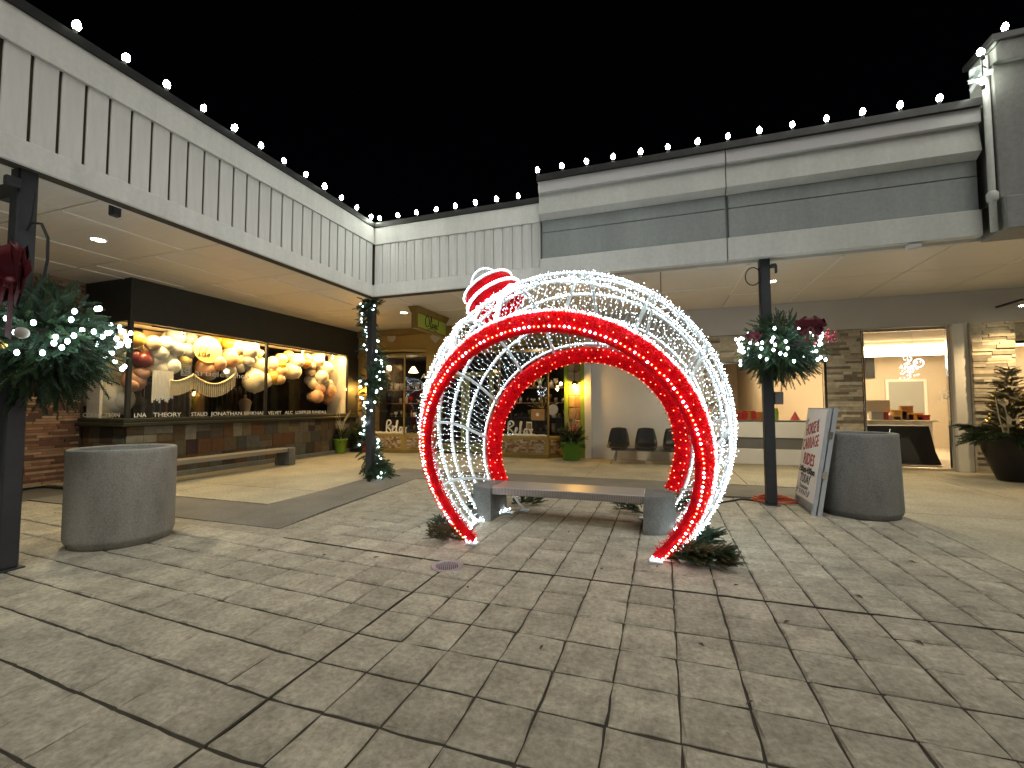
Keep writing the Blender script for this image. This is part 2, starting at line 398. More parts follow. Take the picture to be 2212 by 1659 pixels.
# ---- conifer twigs
def sprig(needles=70, ln=.066, wd=.034, droop=.15):
    V = []; Fq = []
    for i in range(7):   # stem as thin quads
        pass
    def quad(a, b, c, d):
        k = len(V); V.extend([a, b, c, d]); Fq.append((k, k+1, k+2, k+3))
    quad((-.008, 0, 0), (.008, 0, 0), (.004, 0, 1), (-.004, 0, 1)); quad((0, -.008, 0), (0, .008, 0), (0, .004, 1), (0, -.004, 1))
    for i in range(needles):
        t = .04+.96*i/needles; a = i*2.399+random.uniform(-.3, .3); l = ln*(1.25-.7*t)*random.uniform(.75, 1.2)*2.2
        d = np.array([math.cos(a), math.sin(a), .55+.6*t]); d /= np.linalg.norm(d); sd = np.cross(d, (0, 0, 1)); sd /= np.linalg.norm(sd)
        o = np.array([0, 0, t]); quad(o-sd*wd*.35, o+sd*wd*.35, o+d*l+sd*wd*.5, o+d*l-sd*wd*.5)
    return np.array(V), np.array(Fq)
SPRIGS = [sprig() for _ in range(5)]
def foliage(name, items, material, parent, kind='stuff', thin=1.):
    VV = []; FF = []; k = 0
    for p, d, l in items:
        V, Fq = SPRIGS[random.randrange(5)]
        d = np.array(d, float); d /= np.linalg.norm(d)+1e-9
        a = np.cross(d, (0, 0, 1)) if abs(d[2]) < .95 else np.cross(d, (1, 0, 0)); a /= np.linalg.norm(a); b = np.cross(d, a)
        th = random.uniform(0, 6.28); a, b = a*math.cos(th)+b*math.sin(th), -a*math.sin(th)+b*math.cos(th)
        W = V.copy(); W[:, :2] *= thin
        # bend twig a little under its weight
        X = np.array(p)+l*(W[:, :1]*a+W[:, 1:2]*b+W[:, 2:]*d); X[:, 2] -= .10*l*W[:, 2]**2
        VV.append(X); FF.append(Fq+k); k += len(V)
    o = npmesh(name, np.concatenate(VV), np.concatenate(FF), material, None, kind)
    if parent is not None: rel(parent, o)
    return o
def rdir():
    z = random.uniform(-1, 1); a = random.uniform(0, 2*math.pi); q = math.sqrt(1-z*z); return np.array([q*math.cos(a), q*math.sin(a), z])

# ================================================================== ground
struct(MB().box(-60, -60, -.4, 60, 60, -.06).build('ground', 'earth'))
def sheet(name, poly, z, material, t=.05): return struct(MB().prism(poly, z-t, z).build(name, material))
def edge_x(y): return np.interp(y, [4.02, 4.97, 8.06], [-4.2, -4.37, -4.62])
plaza = sheet('plaza_paving', [(-9.2, -6), (2.84, -6), (2.84, 7.72), (-4.6, 7.72), (-4.22, 4.06), (-9.2, 4.1)], -.013, 'joint', .04)
border = MB().prism([(-9.1, 3.55), (-3.6, 3.72), (-3.6, 4.06), (-3.75, 7.70), (-4.6, 7.70), (-4.22, 4.06), (-9.1, 4.09)], -.012, -.0055)
border.build('border_slab', 'slab', plaza)
# stamped concrete slabs
PX_, PY_ = .3128, .326
def slab_mesh(name, jx, jy, shear):
    hx, hy = PX_/2-jx/2, PY_/2-jy/2; mb = MB(); rings = []
    for ins, z, jit in ((0, -.04, .0), (0, -.009, .0052), (.013, 0, .006)):
        ring = []
        for k in range(12):
            s, t = divmod(k, 3); u = -1+2*t/3
            p = [(u, -1), (1, u), (-u, 1), (-1, -u)][s]
            x = p[0]*(hx-ins)+random.uniform(-jit, jit); y = p[1]*(hy-ins)+random.uniform(-jit, jit)
            ring.append((x, y+shear*x, z+(random.uniform(-.0012, .0012) if z == 0 else 0)))
        rings.append(ring)
    mb.add(sum(rings, []), [(i*12+j, i*12+(j+1) % 12, (i+1)*12+(j+1) % 12, (i+1)*12+j) for i in range(2) for j in range(12)]+[tuple(range(24, 36))])
    return mb.mesh(name, 'slab')
SL_R = [slab_mesh('slab', .0125, .018, 0) for _ in range(12)]
SHL = -.062
SL_L = [slab_mesh('slab', .0075, .019, SHL) for _ in range(12)]
cells = []
for i in range(-23, 15):
    xc = -1.83+PX_*(i+.5)
    if xc > 2.82: continue
    for j in range(-12, 18):
        left = xc < -1.83
        yc = 1.73+PY_*(j+.5)+(SHL*(xc+1.83) if left else 0)
        if yc > 7.62 or yc < -2: continue
        if yc > 3.9 and xc-PX_/2 < edge_x(max(yc, 4.02))+.30: continue
        if xc < -8.8: continue
        c = CM @ (np.array([xc, yc, 0])-C0)
        area = 0
        if c[2] > .3:
            u, v = 512+F*c[0]/c[2], 384+F*c[1]/c[2]
            if -40 < u < 1064 and v < 800: area = 1/c[2]**3
        cells.append((area, xc, yc, left))
cells.sort(reverse=True)
rest = MB()
for k, (a, xc, yc, left) in enumerate(cells):
    me = random.choice(SL_L if left else SL_R); dz = random.uniform(-.0025, .0015)
    if k < 299:
        o = bpy.data.objects.new('slab', me); link(o, plaza); o.location = (xc, yc, dz); o.rotation_euler = (random.gauss(0, .004), random.gauss(0, .004), random.gauss(0, .004))
    else:
        rest.add([(p.co.x+xc, p.co.y+yc, p.co.z+dz) for p in me.vertices], [tuple(p.vertices) for p in me.polygons])
rest.build('far_slab', 'slab', plaza, kind='stuff')
# dark filler strips in the two expansion joints that cross at the drain
MB().tube([(-1.83+random.gauss(0, .002), y, -.006) for y in np.arange(.2, 3.8, .12)], .0065, 5).build('expansion_joint', 'joint', plaza)
MB().tube([(x, 3.69+random.gauss(0, .003)+(SHL*(x+1.83) if x < -1.83 else 0), -.006) for x in np.arange(-3.9, 2.8, .12)], .007, 5).build('expansion_joint', 'joint', plaza)
# grey border strip round the canopy edge
strip = sheet('grey_pavement_strip', [(-9.2, 4.12), (-4.23, 4.07), (-4.38, 4.97), (-4.61, 7.73), (2.84, 7.73), (2.84, 8.8), (-5.66, 8.9), (-5.62, 7.2), (-5.42, 6.1), (-5.42, 4.97), (-9.2, 5.03)], -.001, 'strip')
# walkway under the canopies
walk = sheet('walkway', [(-16, 5.04), (-5.43, 4.98), (-5.43, 6.1), (-5.63, 7.2), (-5.67, 8.91), (2.85, 8.81), (2.85, -6), (12, -6), (12, 16), (-16, 16)], -.022, 'joint')
def walk_panel(poly): MB().prism(poly, -.02, random.uniform(-.004, 0)).build('concrete_slab', 'walk', walk)
g_ = .006
for a, b in ((-10.7, -7.75), (-7.75, -5.44)):
    for c, d in ((5.04, 6.05), (6.05, 8.9), (8.9, 12.2)):
        walk_panel([(a+g_, c+g_), (b-g_, c+g_), (b-g_ if d < 8 else -5.68 if b > -6 else b-g_, d-g_), (a+g_, d-g_)])
xs = [-5.66, -3.6, -1.5, 1.4, 2.84, 4.9, 7.2, 10]
for a, b in zip(xs[:-1], xs[1:]):
    for c, d in ((8.9, 10.7), (10.7, 12.2)):
        if a >= 2.8 and c < 9: c = 8.9
        walk_panel([(a+g_, c+g_), (b-g_, c+g_), (b-g_, d-g_), (a+g_, d-g_)])
for a, b in ((2.85, 4.9), (4.9, 7.2), (7.2, 10)):
    for c, d in ((-4, -1), (-1, 1.8), (1.8, 4.6), (4.6, 7.25), (7.25, 8.9)):
        walk_panel([(a+g_, c+g_), (b-g_, c+g_), (b-g_, d-g_), (a+g_, d-g_)])
walk_panel([(-16, 2), (-10.72, 2), (-10.72, 12), (-16, 12)])
# floor drain
DR = G(966, 1223); dr = thing('floor_drain', 'round perforated metal drain set in the paving joint', 'drain', (DR[0], DR[1], 0))
MB().lathe([(.145, -.006), (.145, .004), (.118, .006), (.115, .002), (0, .002)], 36).build('rim', 'drain_metal', dr, True)
hb = MB()
for i in range(-5, 6):
    for j in range(-5, 6):
        x, y = i*.02+(j % 2)*.01, j*.018
        if x*x+y*y < .0105: hb.lathe([(.0066, 0), (.0066, .0008)], 8, (x, y, .0025))
hb.build('drain_holes', 'drain_hole', dr, kind='stuff')
# fallen twigs and leaves
lv = MB()
for u, v in [(1590, 1265), (1300, 1230), (812, 1205), (1010, 1270), (1700, 1345), (1985, 1390), (1228, 1150), (700, 1200), (1420, 1225), (905, 1140), (1855, 1290), (1515, 1395), (560, 1190), (1970, 1215), (1170, 1400), (1620, 1520)]:
    p = G(u, v); a = random.uniform(0, 3.1); l = random.uniform(.02, .04)
    d = np.array([math.cos(a), math.sin(a), 0]); e = np.array([-d[1], d[0], 0])*.35
    lv.add([p-d*l+(0, 0, .004), p-e*l+(0, 0, .016), p+d*l+(0, 0, .006), p+e*l+(0, 0, .012)], [(0, 1, 2), (0, 2, 3)])
lo = lv.build('dry_leaves', 'bark', kind='stuff'); tag(lo, 'scattered dry leaf bits on the paving', 'leaves')

# ================================================================== canopies and facades
XF, YF, YR, ZB = -5.28, 7.2, 7.06, 3.53      # left fascia plane, back fascia plane, right fascia plane, fascia underside
XW, YW, ZS = -9.43, 12.12, 3.85               # left shop wall, back wall, soffit
shopL = thing('clothing_shop', 'clothing shop with a long balloon-filled display window under white board canopy', 'shop', (XW, 5.5, 0))
shopB = thing('gift_shop', 'mustard and olive gift shop with two stone-based bay windows', 'shop', (-5.5, YW, 0))
shopR = thing('corner_office', 'grey and ledger-stone office with lit windows under smooth grey canopy', 'office', (2, YW, 0))
def P(mb, name, material, parent, **kw): return rel(parent, mb.build(name, material, None, **kw))
# left fascia
y0 = -3.
P(MB().box(XF-.16, y0, ZB+.0, XF-.02, YF+.3, 4.86), 'fascia_core', 'gap_dark', shopL)
P(MB().bbox(XF-.02, y0, ZB-.004, XF+.022, YF, 3.745), 'lower_trim', 'white_paint', shopL)
P(MB().bbox(XF-.02, y0, 4.552, XF+.03, YF-.0, 4.872), 'upper_trim', 'white_paint', shopL)
P(MB().box(XF-.3, y0, 4.874, XF+.05, YF+.0, 4.965), 'roof_edge', 'cap_metal', shopL)
bw = .197
bd = MB().bbox(-.012, -bw/2+.0135, 0, .012, bw/2-.0135, .806, .004).mesh('board', 'board_paint')
yy = YF-.03-bw/2
while yy > .2:
    o = bpy.data.objects.new('board', bd); link(o); o.location = (XF-.008, yy, 3.7465); rel(shopL, o); yy -= bw
# back fascia
P(MB().box(XF+.0, YF+.02, ZB, -1.9, YF+.18, 4.85), 'fascia_core', 'gap_dark', shopB)
P(MB().bbox(XF+.024, YF-.022, ZB-.002, -1.9, YF+.02, 3.765), 'lower_trim', 'white_paint', shopB)
P(MB().bbox(XF+.032, YF-.03, 4.535, -1.9, YF+.02, 4.868), 'upper_trim', 'white_paint', shopB)
P(MB().box(XF+.052, YF-.05, 4.872, -1.9, YF+.3, 4.962), 'roof_edge', 'cap_metal', shopB)
bb = MB(); bb.bbox(-.083, -.012, 0, .083, .012, .766, .004); bb.bbox(-.04, -.026, .001, .04, -.0125, .765, .01)
bbm = bb.mesh('board', 'board_paint')
xx = XF+.02+.092
while xx < -1.92:
    o = bpy.data.objects.new('board', bbm); link(o); o.location = (xx, YF+.008, 3.767); rel(shopB, o); xx += .1765
# right fascia (smooth, stepped)
XS, XE, XSEAM = -1.9, 3.83, .93
P(MB().box(XS+.01, YR+.1, ZB, XE, YR+.25, 5.1), 'fascia_core', 'panel_grey', shopR)
for a, b in ((XS, XSEAM-.006), (XSEAM+.006, XE)):
    P(MB().bbox(a, YR, ZB-.006, b, YR+.1, 3.858), 'lower_trim', 'upper_paint', shopR)
    P(MB().bbox(a+.03, YR+.05, 3.860, b, YR+.1, 4.305), 'panel', 'panel_grey', shopR)
    P(MB().bbox(a+.03, YR+.05, 4.315, b, YR+.1, 4.52), 'panel', 'panel_grey', shopR)
    pr = MB(); pr.add([(a, YR-.06, 4.59), (b, YR-.06, 4.59), (b, YR-.02, 4.94), (a, YR-.02, 4.94), (a, YR+.1, 4.94), (b, YR+.1, 4.94), (b, YR+.1, 4.521), (a, YR+.1, 4.521), (a, YR+.045, 4.521), (b, YR+.045, 4.521)],
        [(0, 1, 2, 3), (3, 2, 5, 4), (4, 5, 6, 7), (7, 6, 9, 8), (8, 9, 1, 0), (0, 3, 4, 7, 8), (1, 9, 6, 5, 2)])
    P(pr, 'upper_trim', 'upper_paint', shopR)
    P(MB().bbox(a-.0, YR-.08, 4.943, b, YR+.1, 5.135), 'cornice', 'bulkhead', shopR)
P(MB().box(XS-.02, YR-.12, 5.137, XE+.0, YR+.3, 5.235), 'roof_edge', 'cap_metal', shopR)
P(MB().box(XS-.014, YR+.02, ZB, XS-.002, YR+.3, 5.13), 'end_panel', 'upper_paint', shopR)
# taller pier block at the right end
P(MB().bbox(XE+.12, YR-.2, ZB-.01, 9.5, YR+.3, 3.92, .01), 'lower_trim', 'pier_grey', shopR)
P(MB().bbox(XE+.1, YR-.14, 3.922, 9.5, YR+.3, 5.6, .01), 'pier_face', 'pier_grey', shopR)
P(MB().bbox(XE+.1, YR-.2, 5.602, 9.5, YR+.3, 5.86, .01), 'cornice', 'pier_grey', shopR)
P(MB().box(XE+.06, YR-.24, 5.862, 9.5, YR+.34, 5.93), 'roof_edge', 'cap_metal', shopR)
dp = MB(); dp.tube([(XE+.05, YR-.1, 5.75), (XE+.05, YR-.1, 4.1), (XE+.05, YR-.1, ZB)], .035, 10); dp.lathe([(.036, -.06), (.055, -.03), (.058, .05), (.036, .08)], 10, (XE+.05, YR-.1, 3.95))
P(dp, 'downspout', 'upper_paint', shopR, smooth=True)
# crumpled wrap of plastic over the string-light joint
wr = MB()
for i in range(12):
    p = np.array([XE-.02, YR-.12, 5.55])+RNG.normal(0, 1, 3)*(.05, .04, .11); a = rdir()*.07; b = rdir()*.07; wr.add([p-a, p-b, p+a, p+b], [(0, 1, 2, 3)])
wo = wr.build('plastic_wrap', 'sign_edge'); tag(wo, 'crumpled pale plastic wrap on the roof corner pier', 'wrap')
# roofs and canopy insides
P(MB().box(-16, y0, ZS+.05, XF-.17, 20, 4.6), 'roof', 'cap_metal', shopL)
P(MB().box(XF-.16, YF+.31, ZS+.05, -1.91, 20, 4.6), 'roof', 'cap_metal', shopB)
P(MB().box(-1.9, YR+.31, ZS+.05, 12, 20, 4.6), 'roof', 'cap_metal', shopR)
# inner faces of the fascias
P(MB().box(XF-.19, y0, ZB, XF-.163, YF+.3, ZS+.04), 'inner_fascia', 'white_paint', shopL)
P(MB().box(XF-.16, YF+.19, ZB, -1.9, YF+.22, ZS+.04), 'inner_fascia', 'white_paint', shopB)
P(MB().box(-1.9, YR+.26, ZB, 9.5, YR+.29, ZS+.04), 'inner_fascia', 'upper_paint', shopR)
# soffit panels with pale joint strips
def soffit(xs, ys, parent, trim_x=(), trim_y=()):
    for a, b in zip(xs[:-1], xs[1:]):
        for c, d in zip(ys[:-1], ys[1:]):
            P(MB().box(a+.009, c+.009, ZS, b-.009, d-.009, ZS+.03), 'soffit_panel', 'soffit_paint', parent)
    for x, c, d in trim_x: P(MB().bbox(x-.017, c+.02, ZS-.016, x+.017, d-.02, ZS-.001, .006), 'soffit_trim', 'soffit_trim', parent)
    for y, c, d in trim_y: P(MB().bbox(c+.02, y-.017, ZS-.016, d-.02, y+.017, ZS-.001, .006), 'soffit_trim', 'soffit_trim', parent)
ysL = [-2.78, -1.26, .26, 1.78, 3.3, 4.82, 6.34, 7.42]
tx = []
for k, (c, d) in enumerate(zip(ysL[:-1], ysL[1:])):
    tx += [(x, c, d) for x in ((-7.03, -8.46) if k % 2 == 0 else (-7.75, -9.2))]
    if c > 3: tx.append((-9.65, c, d))
soffit([-10.75, -9.65, -8.46, -7.03, XF-.19], ysL, shopL, tx)
soffit([-10.75, -8.46, -7.03, -5.64, -4.25, -2.85, -1.9], [7.42, 9.25, 10.02, 11.2, YW+.06], shopB,
       [(-5.64, 7.46, 9.25), (-4.25, 7.46, 9.25), (-7.03, 7.46, 9.25), (-5.64, 10.02, 11.2)], [(9.25, -8.46, -5.64), (10.02, -5.5, -2.85), (10.02, -8.46, -7.03)])
soffit([-1.9, -.0, 1.44, 2.83, 4.25, 5.7, 7.2, 9.4], [YR+.3, 8.5, 9.95, 10.72, YW+.02], shopR,
       [(1.44, 8.5, 10.7), (2.83, 8.5, 11.8), (5.7, 8.5, 9.95)], [(9.95, -.4, 1.4), (10.72, 1.46, 2.8)])

# ------------------------------------------------------------------ posts
def post(name, x, y, label, top=3.86):
    t = thing(name, label, 'post', (x, y, 0)); s = .068
    P(MB().bbox(x-s, y-s, .012, x+s, y+s, top, .012), 'shaft', 'post_paint', t); P(MB().bbox(x-.1, y-.1, 0, x+.1, y+.1, .014), 'base_plate', 'post_paint', t); return t
LP = (-5.43, 2.3); GP = (-5.5, 7.47); RP = (1.43, 7.24)
pl = post('canopy_post', *LP, 'dark steel canopy post beside the pale concrete tub')
pg = post('canopy_post', *GP, 'dark steel canopy post wrapped in a lit garland')
pr_ = post('canopy_post', *RP, 'dark steel canopy post beside the leaning folding sign')
P(MB().bbox(RP[0]+.07, RP[1]-.1, 3.40, RP[0]+.14, RP[1]+.02, 3.44).bbox(RP[0]+.12, RP[1]-.1, 3.3, RP[0]+.15, RP[1]-.06, 3.42), 'bracket', 'post_paint', pr_)
cb = MB(); a = np.linspace(0, 2*math.pi, 20); cb.tube(np.c_[RP[0]-.16+.1*np.cos(a), np.full(20, RP[1]-.08), 3.28+.13*np.sin(a)], .008, 5)
cb.tube([(RP[0]-.075, RP[1]-.08, 3.4), (RP[0]-.078, RP[1]-.085, 3.0), (RP[0]-.06, RP[1]-.09, 2.6)], .008, 5); P(cb, 'cable', 'cable', pr_)
P(MB().bbox(RP[0]+.075, RP[1]-.03, 1.42, RP[0]+.19, RP[1]+.04, 1.6, .01), 'outlet_box', 'aluminium', pr_)
P(MB().bbox(LP[0]+.05, LP[1]-.16, 3.34, LP[0]+.1, LP[1]-.06, 3.42).bbox(LP[0]-.3, LP[1]-.05, 3.3, LP[0]-.06, LP[1]+.03, 3.44), 'bracket', 'post_paint', pl)
cb = MB(); cb.tube([(LP[0]+.08, LP[1], 2.98), (LP[0]+.16, LP[1], 3.04), (LP[0]+.24, LP[1]+.02, 3.03), (LP[0]+.3, LP[1]+.04, 2.9), (LP[0]+.31, LP[1]+.04, 2.7), (LP[0]+.26, LP[1]+.03, 2.4)], .012, 6); cb.tube([(LP[0]+.15, LP[1], 3.42), (LP[0]+.17, LP[1], 3.3), (LP[0]+.14, LP[1], 3.1), (LP[0]+.1, LP[1], 3.02)], .006, 5)
P(cb, 'cable', 'cable', pl)
P(MB().bbox(XF-.27, 3.0, 3.44, XF-.2, 3.09, 3.56, .01), 'junction_box', 'post_paint', shopL)
P(MB().bbox(3.08, YR+.02, 3.46, 3.22, YR+.12, 3.522, .01), 'junction_box', 'bulkhead', shopR)

# ------------------------------------------------------------------ roof string lights
cone = MB().lathe([(.0, .066), (.011, .06), (.021, .046), (.025, .028), (.02, .008), (.012, 0)], 10).mesh('bulb', 'bulb_roof', True)
clip = MB().lathe([(.013, -.045), (.016, -.03), (.013, 0)], 8).mesh('socket', 'cable')
def roof_string(label, pts, tilt):
    t = thing('roof_string_lights', label, 'string lights', tuple(pts[0]), 'string lights along the roof edges')
    for p in pts:
        o = bpy.data.objects.new('bulb', cone); link(o); o.location = p; o.rotation_euler = (tilt[0]+random.gauss(0, .12), tilt[1]+random.gauss(0, .12), 0); o.scale = (random.uniform(1.15, 1.4),)*3; rel(t, o)
        c = bpy.data.objects.new('socket', clip); link(c, o)
    Q = []
    for a, b in zip(pts[:-1], pts[1:]):
        for s in np.linspace(0, 1, 5)[:-1]: Q.append(np.array(a)*(1-s)+np.array(b)*s-np.array([0, 0, .04+.03*math.sin(math.pi*s)]))
    Q.append(np.array(pts[-1])-(0, 0, .04)); P(MB().tube(Q, .006, 5), 'cord', 'cable', t); return t
roof_string('white bulbs along the long white board canopy of the clothing shop', [(XF+.03, 7.05-.412*k, 5.01) for k in range(18)], (R(0), R(12), 0))
roof_string('white bulbs along the short board canopy in the inner corner', [(-5.12+.402*k, YF-.03, 5.01) for k in range(8)], (R(12), 0, 0))
roof_string('white bulbs along the smooth grey canopy of the office', [(-1.9+.409*k, YR-.1, 5.285) for k in range(14)], (R(12), 0, 0))
roof_string('white bulbs on the tall grey corner pier', [(XE-.04, YR-.22, 5.33), (XE-.06, YR-.26, 5.68), (XE+.2, YR-.2, 5.97), (XE+.62, YR-.2, 5.97)], (R(12), 0, 0))

# ------------------------------------------------------------------ downlights
def downlight(p, label, e, tilt=0):
    t = thing('recessed_downlight', label, 'downlight', tuple(p), 'recessed canopy downlights')
    MB().lathe([(.105, .0), (.105, -.012), (.085, -.014), (.08, -.002)], 28).build('trim_ring', 'soffit_trim', t, True)
    MB().lathe([(.079, -.004), (.05, -.008), (0, -.009)], 24).build('lens', 'lens_warm', t, True)
    lamp('downlight_lamp', 'SPOT', (p[0], p[1], p[2]-.03), e, (1, .82, .52), t, spot_size=R(150), spot_blend=.9, shadow_soft_size=.07)
DL = [G(212, 517, ZS), G(873, 675, ZS), G(1667, 607, ZS)]
downlight((DL[0][0], DL[0][1], ZS), 'recessed downlight in the soffit behind the left canopy post', 78)
downlight((DL[1][0], DL[1][1], ZS), 'recessed downlight in the soffit beside the hanging script sign', 66)
downlight((DL[2][0], DL[2][1], ZS), 'recessed downlight in the soffit behind the basket post', 76)
WLP = PY(2207, 655, YW-.75)
wl = thing('wall_spotlight', 'small wall spotlight under the bulkhead above the black urn', 'wall light', tuple(WLP))
MB().bbox(-.025, -.03, .05, .025, .69, .09, .01).build('housing', 'post_paint', wl); MB().lathe([(.055, .03), (.06, -.05), (.05, -.05), (.045, .02)], 16).build('shade', 'aluminium', wl); MB().ball((0, 0, -.02), .045).build('lens', 'lens_warm', wl, True)
lamp('spot_lamp', 'SPOT', (WLP[0], WLP[1]-.1, WLP[2]-.12), 55, (1, .70, .34), wl, spot_size=R(125), spot_blend=.8, shadow_soft_size=.06)

# ------------------------------------------------------------------ random-colour masonry
def masonry(name, cols, rnd='island', rough=.8):
    M = bpy.data.materials.new(name); M.use_nodes = True; n = M.node_tree.nodes; L = M.node_tree.links; b = n['Principled BSDF']; b.inputs['Roughness'].default_value = rough
    if rnd == 'island': s = n.new('ShaderNodeNewGeometry').outputs['Random Per Island']
    else: s = n.new('ShaderNodeObjectInfo').outputs['Random']
    rp = n.new('ShaderNodeValToRGB'); rp.color_ramp.interpolation = 'CONSTANT'; e = rp.color_ramp.elements
    for k, c in enumerate(cols):
        if k == 0: e.remove(e[1]); e[0].position = 0; e[0].color = (*c, 1)
        else: e.new(k/len(cols)).color = (*c, 1)
    L.new(s, rp.inputs[0])
    tc = n.new('ShaderNodeTexCoord'); nz = n.new('ShaderNodeTexNoise'); nz.inputs['Scale'].default_value = 9; nz.inputs['Detail'].default_value = 6; L.new(tc.outputs['Object'], nz.inputs['Vector'])
    mr = n.new('ShaderNodeMapRange'); mr.inputs['To Min'].default_value = .55; mr.inputs['To Max'].default_value = 1.45; L.new(nz.outputs['Fac'], mr.inputs['Value'])
    mx = n.new('ShaderNodeVectorMath'); mx.operation = 'SCALE'; L.new(rp.outputs[0], mx.inputs[0]); L.new(mr.outputs[0], mx.inputs['Scale']); L.new(mx.outputs[0], b.inputs['Base Color'])
    bp = n.new('ShaderNodeBump'); bp.inputs['Strength'].default_value = .5; bp.inputs['Distance'].default_value = .015; L.new(nz.outputs['Fac'], bp.inputs['Height']); L.new(bp.outputs[0], b.inputs['Normal'])
    MATS[name] = M
masonry('ledger', [(.50, .45, .36), (.38, .34, .27), (.58, .53, .43), (.20, .17, .13), (.46, .41, .32), (.54, .50, .43), (.28, .25, .20), (.48, .43, .35)])
masonry('brick', [(.20, .10, .06), (.13, .06, .04), (.30, .18, .11), (.08, .045, .03), (.24, .15, .10), (.36, .25, .17)])
masonry('slate', [(.09, .06, .03), (.10, .085, .05), (.09, .092, .08), (.04, .02, .019), (.14, .105, .055), (.045, .037, .03), (.105, .08, .045), (.12, .10, .075), (.11, .05, .022), (.06, .055, .047), (.075, .06, .04), (.20, .185, .145)], 'obj')
masonry('pebble', [(.28, .17, .09), (.42, .33, .22), (.2, .11, .06), (.5, .42, .32), (.33, .22, .12)])
masonry('quoin', [(.34, .22, .11), (.42, .31, .18), (.25, .14, .07), (.38, .27, .15)], 'obj')
def stones(x0, x1, z0, z1, y, rows=.062, lmin=.12, lmax=.42, mb=None, depth=.03):
    mb = mb or MB(); z = z0
    while z < z1-.005:
        h = min(rows*random.uniform(.75, 1.25), z1-z); x = x0
        if z1-z-h < .02: h = z1-z
        while x < x1-.001:
            l = random.uniform(lmin, lmax); l = l if x+l < x1-.06 else x1-x
            d = random.uniform(.004, depth); mb.box(x+.0015, y-d, z+.0015, x+l-.0015, y+.02, z+h-.0015); x += l
        z += h
    return mb

# ================================================================== clothing shop (left)
YC = 5.52
P(MB().box(XW-.3, YC+.06, 3.03, XW, YW, ZS-.002), 'header', 'header_dark', shopL)
P(MB().box(-10.74, YC, 3.032, XW-.0, YC+.055, ZS-.002), 'header', 'header_dark', shopL)
P(MB().box(XW-.28, YC+.26, -.01, XW-.05, YW, 1.04), 'bulkhead_wall', 'gap_dark', shopL)
P(MB().box(-10.74, YC+.05, -.01, XW-.05, YC+.25, 1.04), 'bulkhead_wall', 'gap_dark', shopL)
P(MB().bbox(XW-.3, YC-.1, 1.045, XW+.1, YW-.02, 1.12, .012), 'sill', 'sill_dark', shopL)
P(MB().bbox(XW-.28, YC-.06, 1.121, XW+.05, YW-.02, 1.195, .012), 'sill', 'sill_dark', shopL)
P(MB().bbox(-10.74, YC-.1, 1.045, XW-.301, YC+.2, 1.12, .012), 'sill', 'sill_dark', shopL)
P(MB().bbox(-10.74, YC-.06, 1.121, XW-.281, YC+.2, 1.195, .012), 'sill', 'sill_dark', shopL)
P(MB().bbox(XW-.05, YC+.02, -.01, XW+.08, YW-.02, .10, .01), 'plinth', 'concrete_dark', shopL)
def tiles(a0, a1, fn, parent):
    z = .102
    for zr, zh in ((.102, .31), (.412, .31), (.722, .318)):
        a = a0-random.uniform(0, .15)
        while a < a1-.05:
            l = random.choice([.24, .31, .31, .38]); s = max(a, a0); e = min(a+l, a1); a += l
            if e-s < .04: continue
            cuts = [(zr, zh)]
            if random.random() < .25: cuts = [(zr, zh/2), (zr+zh/2, zh/2)]
            for q, h in cuts:
                o = fn(s+.002, e-.002, q+.002, q+h-.002, random.uniform(.006, .022)).build('tile', 'slate', None); rel(parent, o)
tiles(YC+.03, YW-.05, lambda a, b, c, d, t: MB().bbox(XW-.05, a, c, XW-.03+t, b, d, .004), shopL)
tiles(-10.7, XW-.06, lambda a, b, c, d, t: MB().bbox(a, YC+.03-t, c, b, YC+.05, d, .004), shopL)
# window frame, panes
YJ, YM = 11.62, PX(576, 820, XW)[1]
for y, wd in ((YC+.03, .035), (YM, .022), (YJ+.02, .03)):
    P(MB().bbox(XW-.06, y-wd, 1.197, XW+.012, y+wd, 3.028, .004), 'mullion', 'header_dark', shopL)
P(MB().box(XW-.3, YJ+.05, 1.197, XW-.004, YW, 3.028), 'end_pier', 'header_dark', shopL)
for a, b in ((YC+.066, YM-.024), (YM+.024, YJ-.012)): P(MB().box(XW-.022, a, 1.197, XW-.016, b, 3.028), 'pane', 'glass', shopL)
P(MB().box(-10.70, YC+.02, 1.197, XW-.064, YC+.026, 3.028), 'pane', 'glass', shopL)
def left_word(s, u0, u1, mt='letter_white', z=1.215, h=.085, off=.002):
    y0, y1 = PX(u0, 890, XW)[1], PX(u1, 890, XW)[1]
    text(s, h*1.38, (XW-.013, y0, z), (0, 1, 0), (0, 0, 1), mt, shopL, width=y1-y0, extrude=.001, offset=off)
for s, a, b in (('LNA', 290, 317), ('THEORY', 332, 393), ('STAUD', 414, 449), ('JONATHAN SIMKHAI', 457, 570), ('VELVET', 580, 609), ('ALC', 616, 633), ('LOEFFLER RANDALL', 639, 706)): left_word(s, a, b)
xa, xb = PY(176, 893, YC)[0], PY(256, 893, YC)[0]
text('COLLECTION', .117, (xa, YC+.018, 1.215), (1, 0, 0), (0, 0, 1), 'letter_white', shopL, width=xb-xa, extrude=.001, offset=.002)
pz = PX(440, 812, XW)[2]
left_word('articles', 418, 492, z=pz, h=.13, off=0); left_word('shop', 502, 536, z=pz, h=.13, off=0)
ya, yb = PX(392, 800, XW)[1], PX(414, 800, XW)[1]; _q = None
for k in (0, .03):
    lg = MB()
    for a, b, c, d in ((ya+k, yb-k, pz-.02+k, pz-.008+k), (ya+k, yb-k, pz+.2-k, pz+.212-k), (ya+k, ya+k+.012, pz-.02+k, pz+.212-k), (yb-k-.012, yb-k, pz-.02+k, pz+.212-k)): lg.box(XW-.013, a, c, XW-.011, b, d)
    P(lg, 'logo_outline', 'letter_white', shopL)
